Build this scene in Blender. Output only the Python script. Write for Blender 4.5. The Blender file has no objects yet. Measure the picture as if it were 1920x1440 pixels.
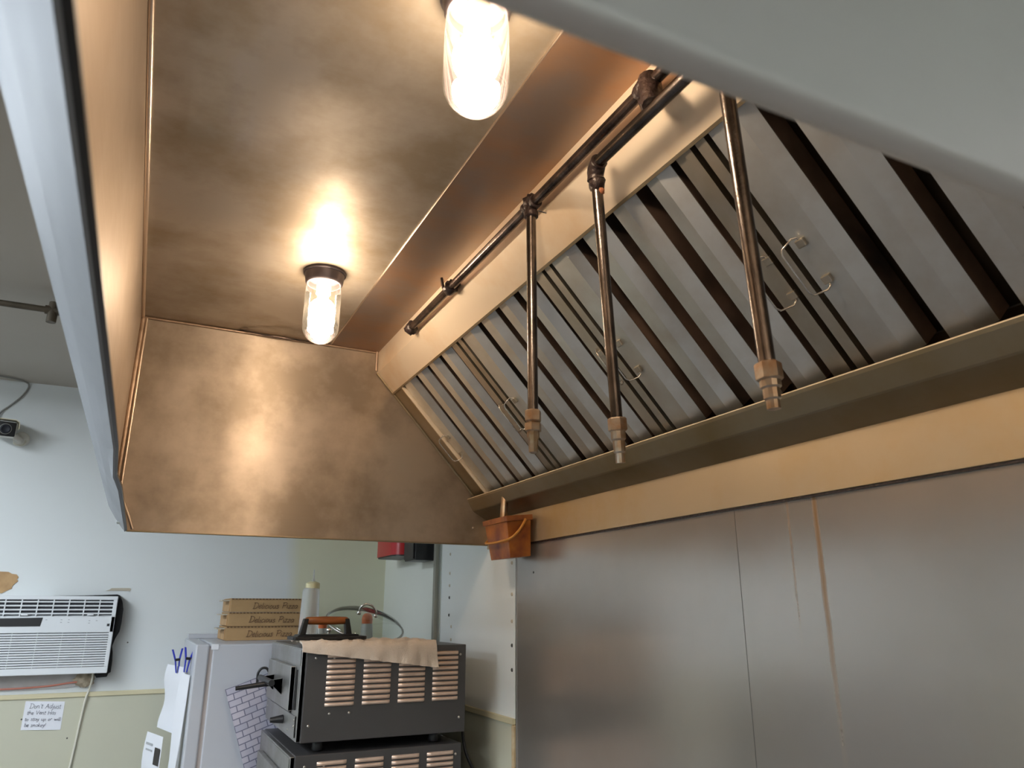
import bpy, bmesh, math, random
from mathutils import Vector, Matrix

random.seed(7)
R = math.radians
EYE = 1.54          # eye height; heights below are given relative to the eye and lifted by this when built
scene = bpy.context.scene
COL = scene.collection

# ------------------------------------------------------------------ camera, world, light, exposure
cam_data = bpy.data.cameras.new('camera')
cam = bpy.data.objects.new('camera', cam_data)
COL.objects.link(cam)
cam.location = (0, 0, EYE)
cam.rotation_euler = (R(90 + 17.04), 0, R(-26.10))
cam_data.sensor_fit = 'HORIZONTAL'
cam_data.sensor_width = 36.0
cam_data.lens = 36.0 * 1379.0 / 1920.0
cam_data.clip_start = 0.01
cam_data.clip_end = 60
cam_data.dof.use_dof = True
cam_data.dof.focus_distance = 1.7
cam_data.dof.aperture_fstop = 9.0
scene.camera = cam

world = bpy.data.worlds.new('world')
scene.world = world
world.use_nodes = True
world.node_tree.nodes['Background'].inputs[0].default_value = (0.75, 0.85, 1.0, 1)
world.node_tree.nodes['Background'].inputs[1].default_value = 0.3

vs = scene.view_settings
vs.view_transform = 'Standard'
vs.look = 'None'
vs.exposure = 1.0
vs.gamma = 1.0
vs.use_curve_mapping = False
try:
    scene.cycles.use_denoising = True
    scene.cycles.sample_clamp_indirect = 6.0
    scene.cycles.max_bounces = 10
    scene.cycles.glossy_bounces = 6
    scene.cycles.transparent_max_bounces = 12
except Exception:
    pass

FLUOR_STRENGTH = 19.3     # the tubes of the room's ceiling fixtures
FLUOR_COLOR = (0.85, 0.93, 1.0)
BULB_STRENGTH = 64.0     # the two bulbs in the hood's jar lights
BULB_COLOR = (1.0, 0.79, 0.585)

# ------------------------------------------------------------------ mesh helpers
WP = {}


class MB:
    def __init__(self):
        self.v = []
        self.f = []

    def add(self, vs_, fs):
        n = len(self.v)
        self.v += [Vector(a) for a in vs_]
        self.f += [tuple(i + n for i in q) for q in fs]
        return self

    def box(self, x0, x1, y0, y1, z0, z1):
        c = [(x0, y0, z0), (x1, y0, z0), (x1, y1, z0), (x0, y1, z0), (x0, y0, z1), (x1, y0, z1), (x1, y1, z1), (x0, y1, z1)]
        return self.add(c, [(0, 3, 2, 1), (4, 5, 6, 7), (0, 1, 5, 4), (1, 2, 6, 5), (2, 3, 7, 6), (3, 0, 4, 7)])

    def prism(self, poly, axis, a, b):
        n = len(poly)
        def P(p, t):
            if axis == 'y': return (p[0], t, p[1])
            if axis == 'x': return (t, p[0], p[1])
            return (p[0], p[1], t)
        pts = [P(p, a) for p in poly] + [P(p, b) for p in poly]
        fs = [tuple(range(n - 1, -1, -1)), tuple(range(n, 2 * n))]
        fs += [(i, (i + 1) % n, n + (i + 1) % n, n + i) for i in range(n)]
        return self.add(pts, fs)

    def sheet(self, line, axis, a, b, th):
        """an open folded line of 2D points given thickness th, extruded along axis"""
        n = len(line)
        up = []
        for i in range(n):
            d = Vector((0, 0))
            if i > 0: d += (Vector(line[i]) - Vector(line[i - 1])).normalized()
            if i < n - 1: d += (Vector(line[i + 1]) - Vector(line[i])).normalized()
            d.normalize()
            up.append(Vector(line[i]) + Vector((-d.y, d.x)) * th)
        poly = [tuple(p) for p in line] + [tuple(p) for p in reversed(up)]
        def P(p, t):
            if axis == 'y': return (p[0], t, p[1])
            if axis == 'x': return (t, p[0], p[1])
            return (p[0], p[1], t)
        m = len(poly)
        pts = [P(p, a) for p in poly] + [P(p, b) for p in poly]
        fs = [(i, (i + 1) % m, m + (i + 1) % m, m + i) for i in range(m)]
        for i in range(n - 1):
            q = (i, i + 1, m - 2 - i, m - 1 - i)
            fs.append(tuple(reversed(q)))
            fs.append(tuple(k + m for k in q))
        return self.add(pts, fs)

    def tube(self, path, r, n=10, cap=True):
        path = [Vector(p) for p in path]
        m = len(path)
        rs = r if isinstance(r, (list, tuple)) else [r] * m
        ref = None
        rings = []
        for i, p in enumerate(path):
            d = Vector((0, 0, 0))
            if i > 0: d += (p - path[i - 1]).normalized()
            if i < m - 1: d += (path[i + 1] - p).normalized()
            d.normalize()
            if ref is None:
                ref = Vector((0, 0, 1)) if abs(d.z) < 0.9 else Vector((1, 0, 0))
            a = (ref - d * ref.dot(d)).normalized()
            ref = a
            b = d.cross(a)
            rings.append([p + (a * math.cos(t) + b * math.sin(t)) * rs[i] for t in [2 * math.pi * k / n for k in range(n)]])
        pts = [q for g in rings for q in g]
        fs = []
        for i in range(m - 1):
            for k in range(n):
                fs.append((i * n + k, i * n + (k + 1) % n, (i + 1) * n + (k + 1) % n, (i + 1) * n + k))
        if cap:
            fs.append(tuple(range(n - 1, -1, -1)))
            fs.append(tuple((m - 1) * n + k for k in range(n)))
        return self.add(pts, fs)

    def lathe(self, prof, c, n=24, close_ends=True, axis=(0, 0, 1), rot=0):
        """profile of (radius, height) turned about an axis through c"""
        ax = Vector(axis).normalized()
        q = Vector((0, 0, 1)).rotation_difference(ax)
        c = Vector(c)
        pts = []
        fs = []
        for r, z in prof:
            for k in range(n):
                t = 2 * math.pi * k / n + rot
                pts.append(c + q @ Vector((r * math.cos(t), r * math.sin(t), z)))
        m = len(prof)
        for i in range(m - 1):
            for k in range(n):
                fs.append((i * n + k, i * n + (k + 1) % n, (i + 1) * n + (k + 1) % n, (i + 1) * n + k))
        if close_ends:
            if prof[0][0] > 1e-6: fs.append(tuple(range(n - 1, -1, -1)))
            if prof[-1][0] > 1e-6: fs.append(tuple((m - 1) * n + k for k in range(n)))
        return self.add(pts, fs)

    def grid(self, fn, nu, nv, th=0.0):
        """surface fn(u,v)->point for u,v in 0..1; th gives it thickness along the normal"""
        P = [[Vector(fn(i / nu, j / nv)) for j in range(nv + 1)] for i in range(nu + 1)]
        idx = lambda i, j: i * (nv + 1) + j
        pts = [P[i][j] for i in range(nu + 1) for j in range(nv + 1)]
        fs = [(idx(i, j), idx(i + 1, j), idx(i + 1, j + 1), idx(i, j + 1)) for i in range(nu) for j in range(nv)]
        if th:
            N = len(pts)
            nor = []
            for i in range(nu + 1):
                for j in range(nv + 1):
                    du = P[min(i + 1, nu)][j] - P[max(i - 1, 0)][j]
                    dv = P[i][min(j + 1, nv)] - P[i][max(j - 1, 0)]
                    nor.append(du.cross(dv).normalized())
            pts = pts + [pts[k] - nor[k] * th for k in range(N)]
            fs += [tuple(k + N for k in reversed(q)) for q in fs]
            border = [idx(i, 0) for i in range(nu + 1)] + [idx(nu, j) for j in range(1, nv + 1)] + \
                     [idx(i, nv) for i in range(nu - 1, -1, -1)] + [idx(0, j) for j in range(nv - 1, 0, -1)]
            for k in range(len(border)):
                a, b = border[k], border[(k + 1) % len(border)]
                fs.append((b, a, a + N, b + N))
        return self.add(pts, fs)

    def move(self, M):
        self.v = [M @ p for p in self.v]
        return self


def tag(o, label=None, cat=None, group=None, kind=None):
    if label: o['label'] = label
    if cat: o['category'] = cat
    if group: o['group'] = group
    if kind: o['kind'] = kind
    return o


def thing(name, label, cat, loc, group=None, kind=None):
    o = bpy.data.objects.new(name, None)
    COL.objects.link(o)
    o.empty_display_size = 0.05
    w = Vector((loc[0], loc[1], loc[2] + EYE))
    o.location = w
    WP[o] = w
    return tag(o, label, cat, group, kind)


def obj(name, mb, mat, parent=None, smooth=None, bevel=0.0, seg=2, fix=True):
    vs_ = [Vector((p.x, p.y, p.z + EYE)) for p in mb.v]
    mn = [min(p[i] for p in vs_) for i in range(3)]
    mx = [max(p[i] for p in vs_) for i in range(3)]
    w = Vector(((mn[0] + mx[0]) / 2, (mn[1] + mx[1]) / 2, mn[2]))
    me = bpy.data.meshes.new(name)
    me.from_pydata([tuple(p - w) for p in vs_], [], mb.f)
    me.update()
    bm = bmesh.new()
    bm.from_mesh(me)
    if fix:
        bmesh.ops.remove_doubles(bm, verts=bm.verts, dist=1e-6)
        bmesh.ops.recalc_face_normals(bm, faces=bm.faces)
    if bevel:
        es = [e for e in bm.edges if len(e.link_faces) == 2 and e.calc_face_angle(0) > 0.5]
        bmesh.ops.bevel(bm, geom=es, offset=bevel, segments=seg, affect='EDGES', profile=0.5, clamp_overlap=True)
    bm.to_mesh(me)
    bm.free()
    if smooth is not None:
        for p in me.polygons: p.use_smooth = True
        me.set_sharp_from_angle(angle=R(smooth))
    o = bpy.data.objects.new(name, me)
    COL.objects.link(o)
    if mat: me.materials.append(mat)
    if parent is not None:
        o.parent = parent
        o.location = w - WP[parent]
    else:
        o.location = w
    WP[o] = w
    return o


def clone(src, delta, parent=None):
    """a copy of one mesh object, moved by delta, sharing its mesh"""
    o = src.copy()
    COL.objects.link(o)
    par = parent if parent is not None else src.parent
    w = WP[src] + Vector(delta)
    o.parent = par
    o.location = w - WP[par] if par is not None else w
    WP[o] = w
    return o


# ------------------------------------------------------------------ materials
def nodes_of(m):
    return m.node_tree.nodes, m.node_tree.links


def plain(name, col, rough=0.5, metal=0.0, vary=0.0, scale=20.0, bump=0.0, bscale=200.0, spec=0.5, trans=0.0, dirt=None, stretch=None):
    m = bpy.data.materials.new(name)
    m.use_nodes = True
    N, L = nodes_of(m)
    b = N['Principled BSDF']
    b.inputs['Base Color'].default_value = (*col, 1)
    b.inputs['Roughness'].default_value = rough
    b.inputs['Metallic'].default_value = metal
    b.inputs['Specular IOR Level'].default_value = spec
    b.inputs['Transmission Weight'].default_value = trans
    geo = N.new('ShaderNodeNewGeometry')
    vec = geo.outputs['Position']
    if stretch:
        mp = N.new('ShaderNodeMapping')
        mp.inputs['Scale'].default_value = stretch
        L.new(vec, mp.inputs['Vector'])
        vec = mp.outputs[0]
    if vary or dirt:
        nz = N.new('ShaderNodeTexNoise')
        nz.inputs['Scale'].default_value = scale
        nz.inputs['Detail'].default_value = 4
        L.new(vec, nz.inputs['Vector'])
        cr = N.new('ShaderNodeValToRGB')
        dk = dirt or tuple(c * (1 - vary) for c in col)
        cr.color_ramp.elements[0].position = 0.3
        cr.color_ramp.elements[1].position = 0.65
        cr.color_ramp.elements[0].color = (*dk, 1)
        cr.color_ramp.elements[1].color = (*col, 1)
        L.new(nz.outputs['Fac'], cr.inputs['Fac'])
        L.new(cr.outputs['Color'], b.inputs['Base Color'])
    if bump:
        n2 = N.new('ShaderNodeTexNoise')
        n2.inputs['Scale'].default_value = bscale
        n2.inputs['Detail'].default_value = 3
        L.new(vec, n2.inputs['Vector'])
        bp = N.new('ShaderNodeBump')
        bp.inputs['Strength'].default_value = bump
        bp.inputs['Distance'].default_value = 0.002
        L.new(n2.outputs['Fac'], bp.inputs['Height'])
        L.new(bp.outputs[0], b.inputs['Normal'])
    return m


def steel(name, clean, film, rough=0.3, grain=(4, 200, 4), aniso=0.6, tangent=(1, 0, 0), film_scale=2.5, film_lo=0.4, film_hi=0.65, rvary=0.12, wave=0.25, coat=0.0, coat_rough=0.12, grain_bump=0.008, cloud=None, metal=1.0):
    """brushed stainless sheet with a patchy film of grease"""
    m = bpy.data.materials.new(name)
    m.use_nodes = True
    N, L = nodes_of(m)
    b = N['Principled BSDF']
    b.inputs['Metallic'].default_value = metal
    geo = N.new('ShaderNodeNewGeometry')
    pos = geo.outputs['Position']
    nz = N.new('ShaderNodeTexNoise')
    nz.inputs['Scale'].default_value = film_scale
    nz.inputs['Detail'].default_value = 6
    nz.inputs['Roughness'].default_value = 0.6
    L.new(pos, nz.inputs['Vector'])
    cr = N.new('ShaderNodeValToRGB')
    cr.color_ramp.elements[0].position = film_lo
    cr.color_ramp.elements[1].position = film_hi
    cr.color_ramp.elements[0].color = (*clean, 1)
    cr.color_ramp.elements[1].color = (*film, 1)
    L.new(nz.outputs['Fac'], cr.inputs['Fac'])
    L.new(cr.outputs['Color'], b.inputs['Base Color'])
    mp = N.new('ShaderNodeMapping')
    mp.inputs['Scale'].default_value = grain
    L.new(pos, mp.inputs['Vector'])
    gz = N.new('ShaderNodeTexNoise')
    gz.inputs['Scale'].default_value = 1.0
    gz.inputs['Detail'].default_value = 5
    L.new(mp.outputs[0], gz.inputs['Vector'])
    mul = N.new('ShaderNodeMath'); mul.operation = 'MULTIPLY_ADD'
    mul.inputs[1].default_value = rvary
    mul.inputs[2].default_value = rough - rvary * 0.5
    L.new(gz.outputs['Fac'], mul.inputs[0])
    m2 = N.new('ShaderNodeMath'); m2.operation = 'MULTIPLY_ADD'
    m2.inputs[1].default_value = rvary if cloud is None else cloud
    L.new(nz.outputs['Fac'], m2.inputs[0])
    L.new(mul.outputs[0], m2.inputs[2])
    L.new(m2.outputs[0], b.inputs['Roughness'])
    b.inputs['Anisotropic'].default_value = aniso
    b.inputs['Coat Weight'].default_value = coat
    b.inputs['Coat Roughness'].default_value = coat_rough
    tv = N.new('ShaderNodeCombineXYZ')
    for i in range(3): tv.inputs[i].default_value = tangent[i]
    L.new(tv.outputs[0], b.inputs['Tangent'])
    if wave:
        wz = N.new('ShaderNodeTexNoise')
        wz.inputs['Scale'].default_value = 3.5
        wz.inputs['Detail'].default_value = 1.0
        L.new(pos, wz.inputs['Vector'])
        add = N.new('ShaderNodeMath'); add.operation = 'MULTIPLY_ADD'
        add.inputs[1].default_value = grain_bump
        L.new(gz.outputs['Fac'], add.inputs[0])
        L.new(wz.outputs['Fac'], add.inputs[2])
        bp = N.new('ShaderNodeBump')
        bp.inputs['Strength'].default_value = wave
        bp.inputs['Distance'].default_value = 0.02
        L.new(add.outputs[0], bp.inputs['Height'])
        L.new(bp.outputs[0], b.inputs['Normal'])
    return m


def glass(name, tint=(1, 1, 1), ior=1.45, rough=0.02, refl=1.0, haze=0.0):
    """thin clear glass: light passes straight through, the surface mirrors by its angle"""
    m = bpy.data.materials.new(name)
    m.use_nodes = True
    N, L = nodes_of(m)
    N.remove(N['Principled BSDF'])
    out = N['Material Output']
    tr = N.new('ShaderNodeBsdfTransparent'); tr.inputs[0].default_value = (*tint, 1)
    gl = N.new('ShaderNodeBsdfGlossy'); gl.inputs['Roughness'].default_value = rough
    gl.inputs['Color'].default_value = (refl, refl, refl, 1)
    fr = N.new('ShaderNodeFresnel'); fr.inputs['IOR'].default_value = ior
    mx = N.new('ShaderNodeMixShader')
    L.new(fr.outputs[0], mx.inputs[0])
    L.new(tr.outputs[0], mx.inputs[1])
    L.new(gl.outputs[0], mx.inputs[2])
    last = mx.outputs[0]
    if haze:
        tl = N.new('ShaderNodeBsdfTranslucent'); tl.inputs['Color'].default_value = (0.95, 0.88, 0.75, 1)
        m3 = N.new('ShaderNodeMixShader'); m3.inputs[0].default_value = haze
        L.new(last, m3.inputs[1]); L.new(tl.outputs[0], m3.inputs[2])
        last = m3.outputs[0]
    L.new(last, out.inputs['Surface'])
    return m


def emitter(name, col, strength):
    m = bpy.data.materials.new(name)
    m.use_nodes = True
    b = m.node_tree.nodes['Principled BSDF']
    b.inputs['Base Color'].default_value = (0.8, 0.8, 0.8, 1)
    b.inputs['Emission Color'].default_value = (*col, 1)
    b.inputs['Emission Strength'].default_value = strength
    return m


M = {}
M['steel_top'] = steel('hood_top_steel', (0.46, 0.41, 0.345), (0.33, 0.27, 0.195), rough=0.38, grain=(3, 160, 3), aniso=0.0, tangent=(0, 1, 0), film_scale=4.0, film_lo=0.40, film_hi=0.60, coat=0.5, coat_rough=0.07, cloud=0.26, wave=0.7, metal=0.75)
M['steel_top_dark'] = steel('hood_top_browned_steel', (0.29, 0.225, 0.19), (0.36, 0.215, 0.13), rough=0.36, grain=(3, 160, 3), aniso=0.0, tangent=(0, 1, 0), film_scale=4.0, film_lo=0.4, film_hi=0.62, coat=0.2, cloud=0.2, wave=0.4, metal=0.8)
M['steel_end'] = steel('hood_end_steel', (0.58, 0.49, 0.40), (0.36, 0.295, 0.23), rough=0.41, grain=(2, 2, 160), aniso=0.85, tangent=(0, 0, 1), film_scale=3.4, film_lo=0.40, film_hi=0.60, coat=0.0, cloud=0.22, wave=0.35, metal=0.72)
M['steel_front'] = steel('hood_front_steel', (0.46, 0.39, 0.32), (0.41, 0.335, 0.26), rough=0.40, grain=(3, 3, 120), aniso=0.3, tangent=(0, 1, 0), film_scale=2.5, metal=0.85)
M['steel_band'] = steel('hood_band_steel', (0.90, 0.77, 0.60), (0.80, 0.58, 0.35), rough=0.44, grain=(60, 3, 60), aniso=0.2, tangent=(0, 1, 0), film_scale=3.5, film_lo=0.5, film_hi=0.75, metal=0.45)
M['steel_back'] = steel('hood_back_steel', (0.58, 0.47, 0.32), (0.54, 0.38, 0.19), rough=0.42, grain=(60, 3, 60), aniso=0.2, tangent=(0, 1, 0), film_scale=3.5, film_lo=0.45, film_hi=0.7, metal=0.65)
M['steel_lip'] = steel('hood_lip_steel', (0.31, 0.325, 0.35), (0.275, 0.29, 0.31), rough=0.55, grain=(60, 2, 60), aniso=0.0, tangent=(0, 1, 0), wave=0.1, metal=0.55)
M['steel_out'] = steel('hood_outer_steel', (0.76, 0.735, 0.70), (0.70, 0.675, 0.64), rough=0.45, grain=(2, 2, 80), aniso=0.2, tangent=(1, 0, 0), wave=0.1, metal=0.9)
M['steel_gutter'] = steel('gutter_steel', (0.32, 0.265, 0.185), (0.27, 0.195, 0.10), rough=0.38, grain=(60, 3, 60), aniso=0.3, tangent=(0, 1, 0), film_scale=3.0, film_lo=0.45, film_hi=0.7, metal=0.9)
M['galv'] = steel('baffle_steel', (0.64, 0.65, 0.63), (0.54, 0.52, 0.48), rough=0.32, grain=(20, 90, 20), aniso=0.2, tangent=(0.68, 0, -0.73), film_scale=7.0, wave=0.15, metal=0.88)
M['lip_grease'] = plain('browned_baffle_lip', (0.19, 0.125, 0.09), 0.45, 0.4, dirt=(0.035, 0.026, 0.022), scale=7)
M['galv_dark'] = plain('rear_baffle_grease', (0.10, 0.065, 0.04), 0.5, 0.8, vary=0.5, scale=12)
M['rail'] = steel('filter_rail_steel', (0.52, 0.485, 0.42), (0.44, 0.39, 0.31), rough=0.36, grain=(20, 90, 20), aniso=0.2, tangent=(0.68, 0, -0.73), film_scale=8.0, wave=0.1)
M['chrome'] = plain('bright_wire', (0.75, 0.72, 0.68), 0.2, 1.0)
M['iron'] = plain('greasy_iron_pipe', (0.16, 0.12, 0.105), 0.24, 0.9, dirt=(0.035, 0.026, 0.026), scale=35, bump=0.25, bscale=160)
M['iron_bare'] = plain('bare_iron_pipe', (0.20, 0.175, 0.162), 0.24, 1.0, dirt=(0.085, 0.074, 0.069), scale=25, bump=0.15, bscale=220)
M['gunk'] = plain('caked_grease', (0.035, 0.022, 0.02), 0.35, 0.2, vary=0.5, scale=60, bump=1.0, bscale=150)
M['rust'] = plain('rusty_fitting', (0.44, 0.37, 0.29), 0.45, 0.6, dirt=(0.36, 0.19, 0.09), scale=45, bump=0.6, bscale=120)
M['rust_orange'] = plain('orange_rust', (0.50, 0.20, 0.085), 0.75, 0.0, dirt=(0.26, 0.09, 0.04), scale=70, bump=0.6, bscale=200)
M['nozzle'] = plain('nozzle_metal', (0.55, 0.50, 0.43), 0.32, 1.0, dirt=(0.45, 0.30, 0.18), scale=40)
M['copper_film'] = plain('copper_grease_bead', (0.42, 0.30, 0.215), 0.4, 0.7, vary=0.35, scale=30)
M['bead'] = plain('bright_bead', (0.62, 0.52, 0.43), 0.35, 1.0)
M['lamp_base'] = plain('lamp_base_cast', (0.13, 0.11, 0.12), 0.45, 0.6, vary=0.3)
M['jar'] = glass('jar_glass', (1.0, 0.97, 0.92), refl=0.9, haze=0.012)
M['socket'] = plain('porcelain_socket', (0.8, 0.72, 0.58), 0.4)
M['bulb'] = emitter('lit_bulb', BULB_COLOR, BULB_STRENGTH)
M['tube'] = emitter('lit_diffuser', FLUOR_COLOR, FLUOR_STRENGTH)
M['orange_cup'] = plain('stained_orange_plastic', (0.48, 0.16, 0.018), 0.34, dirt=(0.17, 0.032, 0.008), scale=16)
M['orange_rim'] = plain('greasy_orange_rim', (0.36, 0.12, 0.03), 0.4, dirt=(0.15, 0.04, 0.015), scale=22)
M['orange_handle'] = plain('orange_handle', (0.58, 0.26, 0.05), 0.38)
M['white_wall'] = plain('white_wall', (0.72, 0.755, 0.765), 0.55, vary=0.03, scale=3)
M['ceiling'] = plain('ceiling_paint', (0.48, 0.445, 0.39), 0.7, vary=0.05, scale=2)
M['yellow'] = plain('yellow_wainscot', (0.56, 0.555, 0.44), 0.5, vary=0.05, scale=3, bump=0.05, bscale=400)
M['yellow_trim'] = plain('yellow_trim', (0.66, 0.60, 0.40), 0.45)
M['frp'] = plain('white_wall_panel', (0.86, 0.90, 0.89), 0.45, vary=0.03, scale=4)
M['greenish'] = plain('pale_green_white_paint', (0.82, 0.85, 0.79), 0.5, vary=0.03, scale=4)
M['floor'] = plain('quarry_tile', (0.14, 0.12, 0.11), 0.5, vary=0.2, scale=6)
M['dark_hole'] = plain('dark_nail', (0.06, 0.06, 0.055), 0.6)
M['filled_hole'] = plain('filled_hole', (0.60, 0.55, 0.45), 0.7)
M['alu'] = plain('aluminium_channel', (0.52, 0.55, 0.52), 0.4, 0.9)
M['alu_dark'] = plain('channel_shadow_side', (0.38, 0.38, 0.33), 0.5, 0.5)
M['ac_white'] = plain('white_plastic', (0.74, 0.77, 0.80), 0.4)
M['ac_dark'] = plain('dark_grille_recess', (0.015, 0.017, 0.025), 0.6)
M['cabinet_grey'] = plain('dark_grey_cabinet', (0.10, 0.10, 0.105), 0.5)
M['black'] = plain('black_plastic', (0.012, 0.012, 0.014), 0.4)
M['grey_mark'] = plain('grey_print', (0.40, 0.42, 0.45), 0.6)
M['foam'] = plain('black_foam', (0.01, 0.01, 0.011), 0.8, bump=0.5, bscale=150)
M['tan_foam'] = plain('tan_spray_foam', (0.58, 0.50, 0.38), 0.8, dirt=(0.25, 0.20, 0.14), scale=30, bump=0.8, bscale=90)
M['plaster'] = plain('rough_plaster', (0.55, 0.54, 0.53), 0.9, dirt=(0.44, 0.42, 0.41), scale=14, bump=0.7, bscale=70)
M['pink_wire'] = plain('pink_wire', (0.70, 0.27, 0.20), 0.5)
M['cream_cord'] = plain('cream_cord', (0.72, 0.70, 0.60), 0.45)
M['grey_cable'] = plain('grey_cable', (0.26, 0.26, 0.24), 0.5)
M['kraft'] = plain('kraft_board', (0.43, 0.27, 0.125), 0.75, vary=0.08, scale=30)
M['kraft_torn'] = plain('torn_kraft_paper', (0.50, 0.32, 0.16), 0.85, dirt=(0.38, 0.23, 0.11), scale=30)
M['tape_tan'] = plain('old_tape', (0.50, 0.45, 0.36), 0.7, vary=0.15)
M['ink'] = plain('dark_ink', (0.035, 0.03, 0.03), 0.6)
M['brown_ink'] = plain('brown_print', (0.115, 0.06, 0.03), 0.7)
M['pen'] = plain('blue_black_pen', (0.05, 0.055, 0.09), 0.6)
M['paper'] = plain('white_paper', (0.78, 0.80, 0.86), 0.7)
M['fridge'] = plain('white_enamel', (0.50, 0.52, 0.57), 0.35, vary=0.03, scale=5)
M['gasket'] = plain('grey_gasket', (0.50, 0.46, 0.45), 0.6)
M['blue_clip'] = plain('blue_clip', (0.02, 0.035, 0.42), 0.3)
M['bottle'] = plain('milky_plastic', (0.90, 0.93, 0.93), 0.40, trans=0.75)
M['bottle_cap'] = plain('yellowed_cap', (0.72, 0.66, 0.40), 0.4)
M['oven'] = plain('dark_grey_oven_paint', (0.08, 0.077, 0.078), 0.42, 0.3, vary=0.08, scale=6)
M['oven_front'] = steel('oven_front_steel', (0.46, 0.46, 0.46), (0.36, 0.35, 0.33), rough=0.35, grain=(3, 3, 150), aniso=0.2, tangent=(0, 1, 0), film_scale=8, wave=0.0)
M['louver'] = plain('warm_louver_metal', (0.78, 0.61, 0.50), 0.40, 0.5, vary=0.12, scale=25)
M['screw'] = plain('screw_head', (0.55, 0.53, 0.5), 0.3, 1.0)
M['towel'] = plain('beige_towel', (0.68, 0.59, 0.50), 0.9, vary=0.10, scale=18, bump=0.8, bscale=350)
M['cast_iron'] = plain('cast_iron', (0.012, 0.011, 0.011), 0.45, 0.3)
M['wood'] = plain('varnished_wood', (0.30, 0.095, 0.02), 0.35, dirt=(0.16, 0.045, 0.012), scale=30, stretch=(0.3, 2, 2))
M['clear'] = glass('clear_lid_glass', (0.93, 0.97, 0.95), ior=1.5)
M['lid_rim'] = plain('lid_rim_metal', (0.50, 0.50, 0.46), 0.3, 0.8)
M['orange_cap'] = plain('orange_cap', (0.80, 0.20, 0.06), 0.4)
M['clear_jar'] = plain('frosted_jar', (0.80, 0.82, 0.78), 0.3, trans=0.5)
M['red'] = plain('red_enamel', (0.52, 0.02, 0.025), 0.28)
M['cam_white'] = plain('camera_white', (0.74, 0.73, 0.68), 0.4)
M['cam_cream'] = plain('camera_shade_cream', (0.68, 0.62, 0.45), 0.4)
M['pipe_brown'] = plain('dull_brown_pipe', (0.14, 0.115, 0.085), 0.55, 0.5, vary=0.3)
M['table'] = plain('table_steel', (0.55, 0.55, 0.55), 0.35, 1.0)


def wall_far_material():
    m = plain('far_wall_paint', (0.72, 0.755, 0.765), 0.55)
    N, L = nodes_of(m)
    b = N['Principled BSDF']
    geo = N.new('ShaderNodeNewGeometry')
    sp = N.new('ShaderNodeSeparateXYZ')
    L.new(geo.outputs['Position'], sp.inputs[0])
    nz = N.new('ShaderNodeTexNoise'); nz.inputs['Scale'].default_value = 3.0
    L.new(geo.outputs['Position'], nz.inputs['Vector'])
    ad = N.new('ShaderNodeMath'); ad.operation = 'MULTIPLY_ADD'
    ad.inputs[1].default_value = 0.06
    L.new(nz.outputs['Fac'], ad.inputs[0])
    L.new(sp.outputs['X'], ad.inputs[2])
    cr = N.new('ShaderNodeValToRGB')
    e = cr.color_ramp.elements
    e[0].position = 0.61; e[0].color = (0.72, 0.755, 0.765, 1)
    e[1].position = 0.68; e[1].color = (0.70, 0.70, 0.53, 1)
    L.new(ad.outputs[0], cr.inputs['Fac'])
    L.new(cr.outputs[0], b.inputs['Base Color'])
    return m


M['far_wall'] = wall_far_material()


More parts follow.
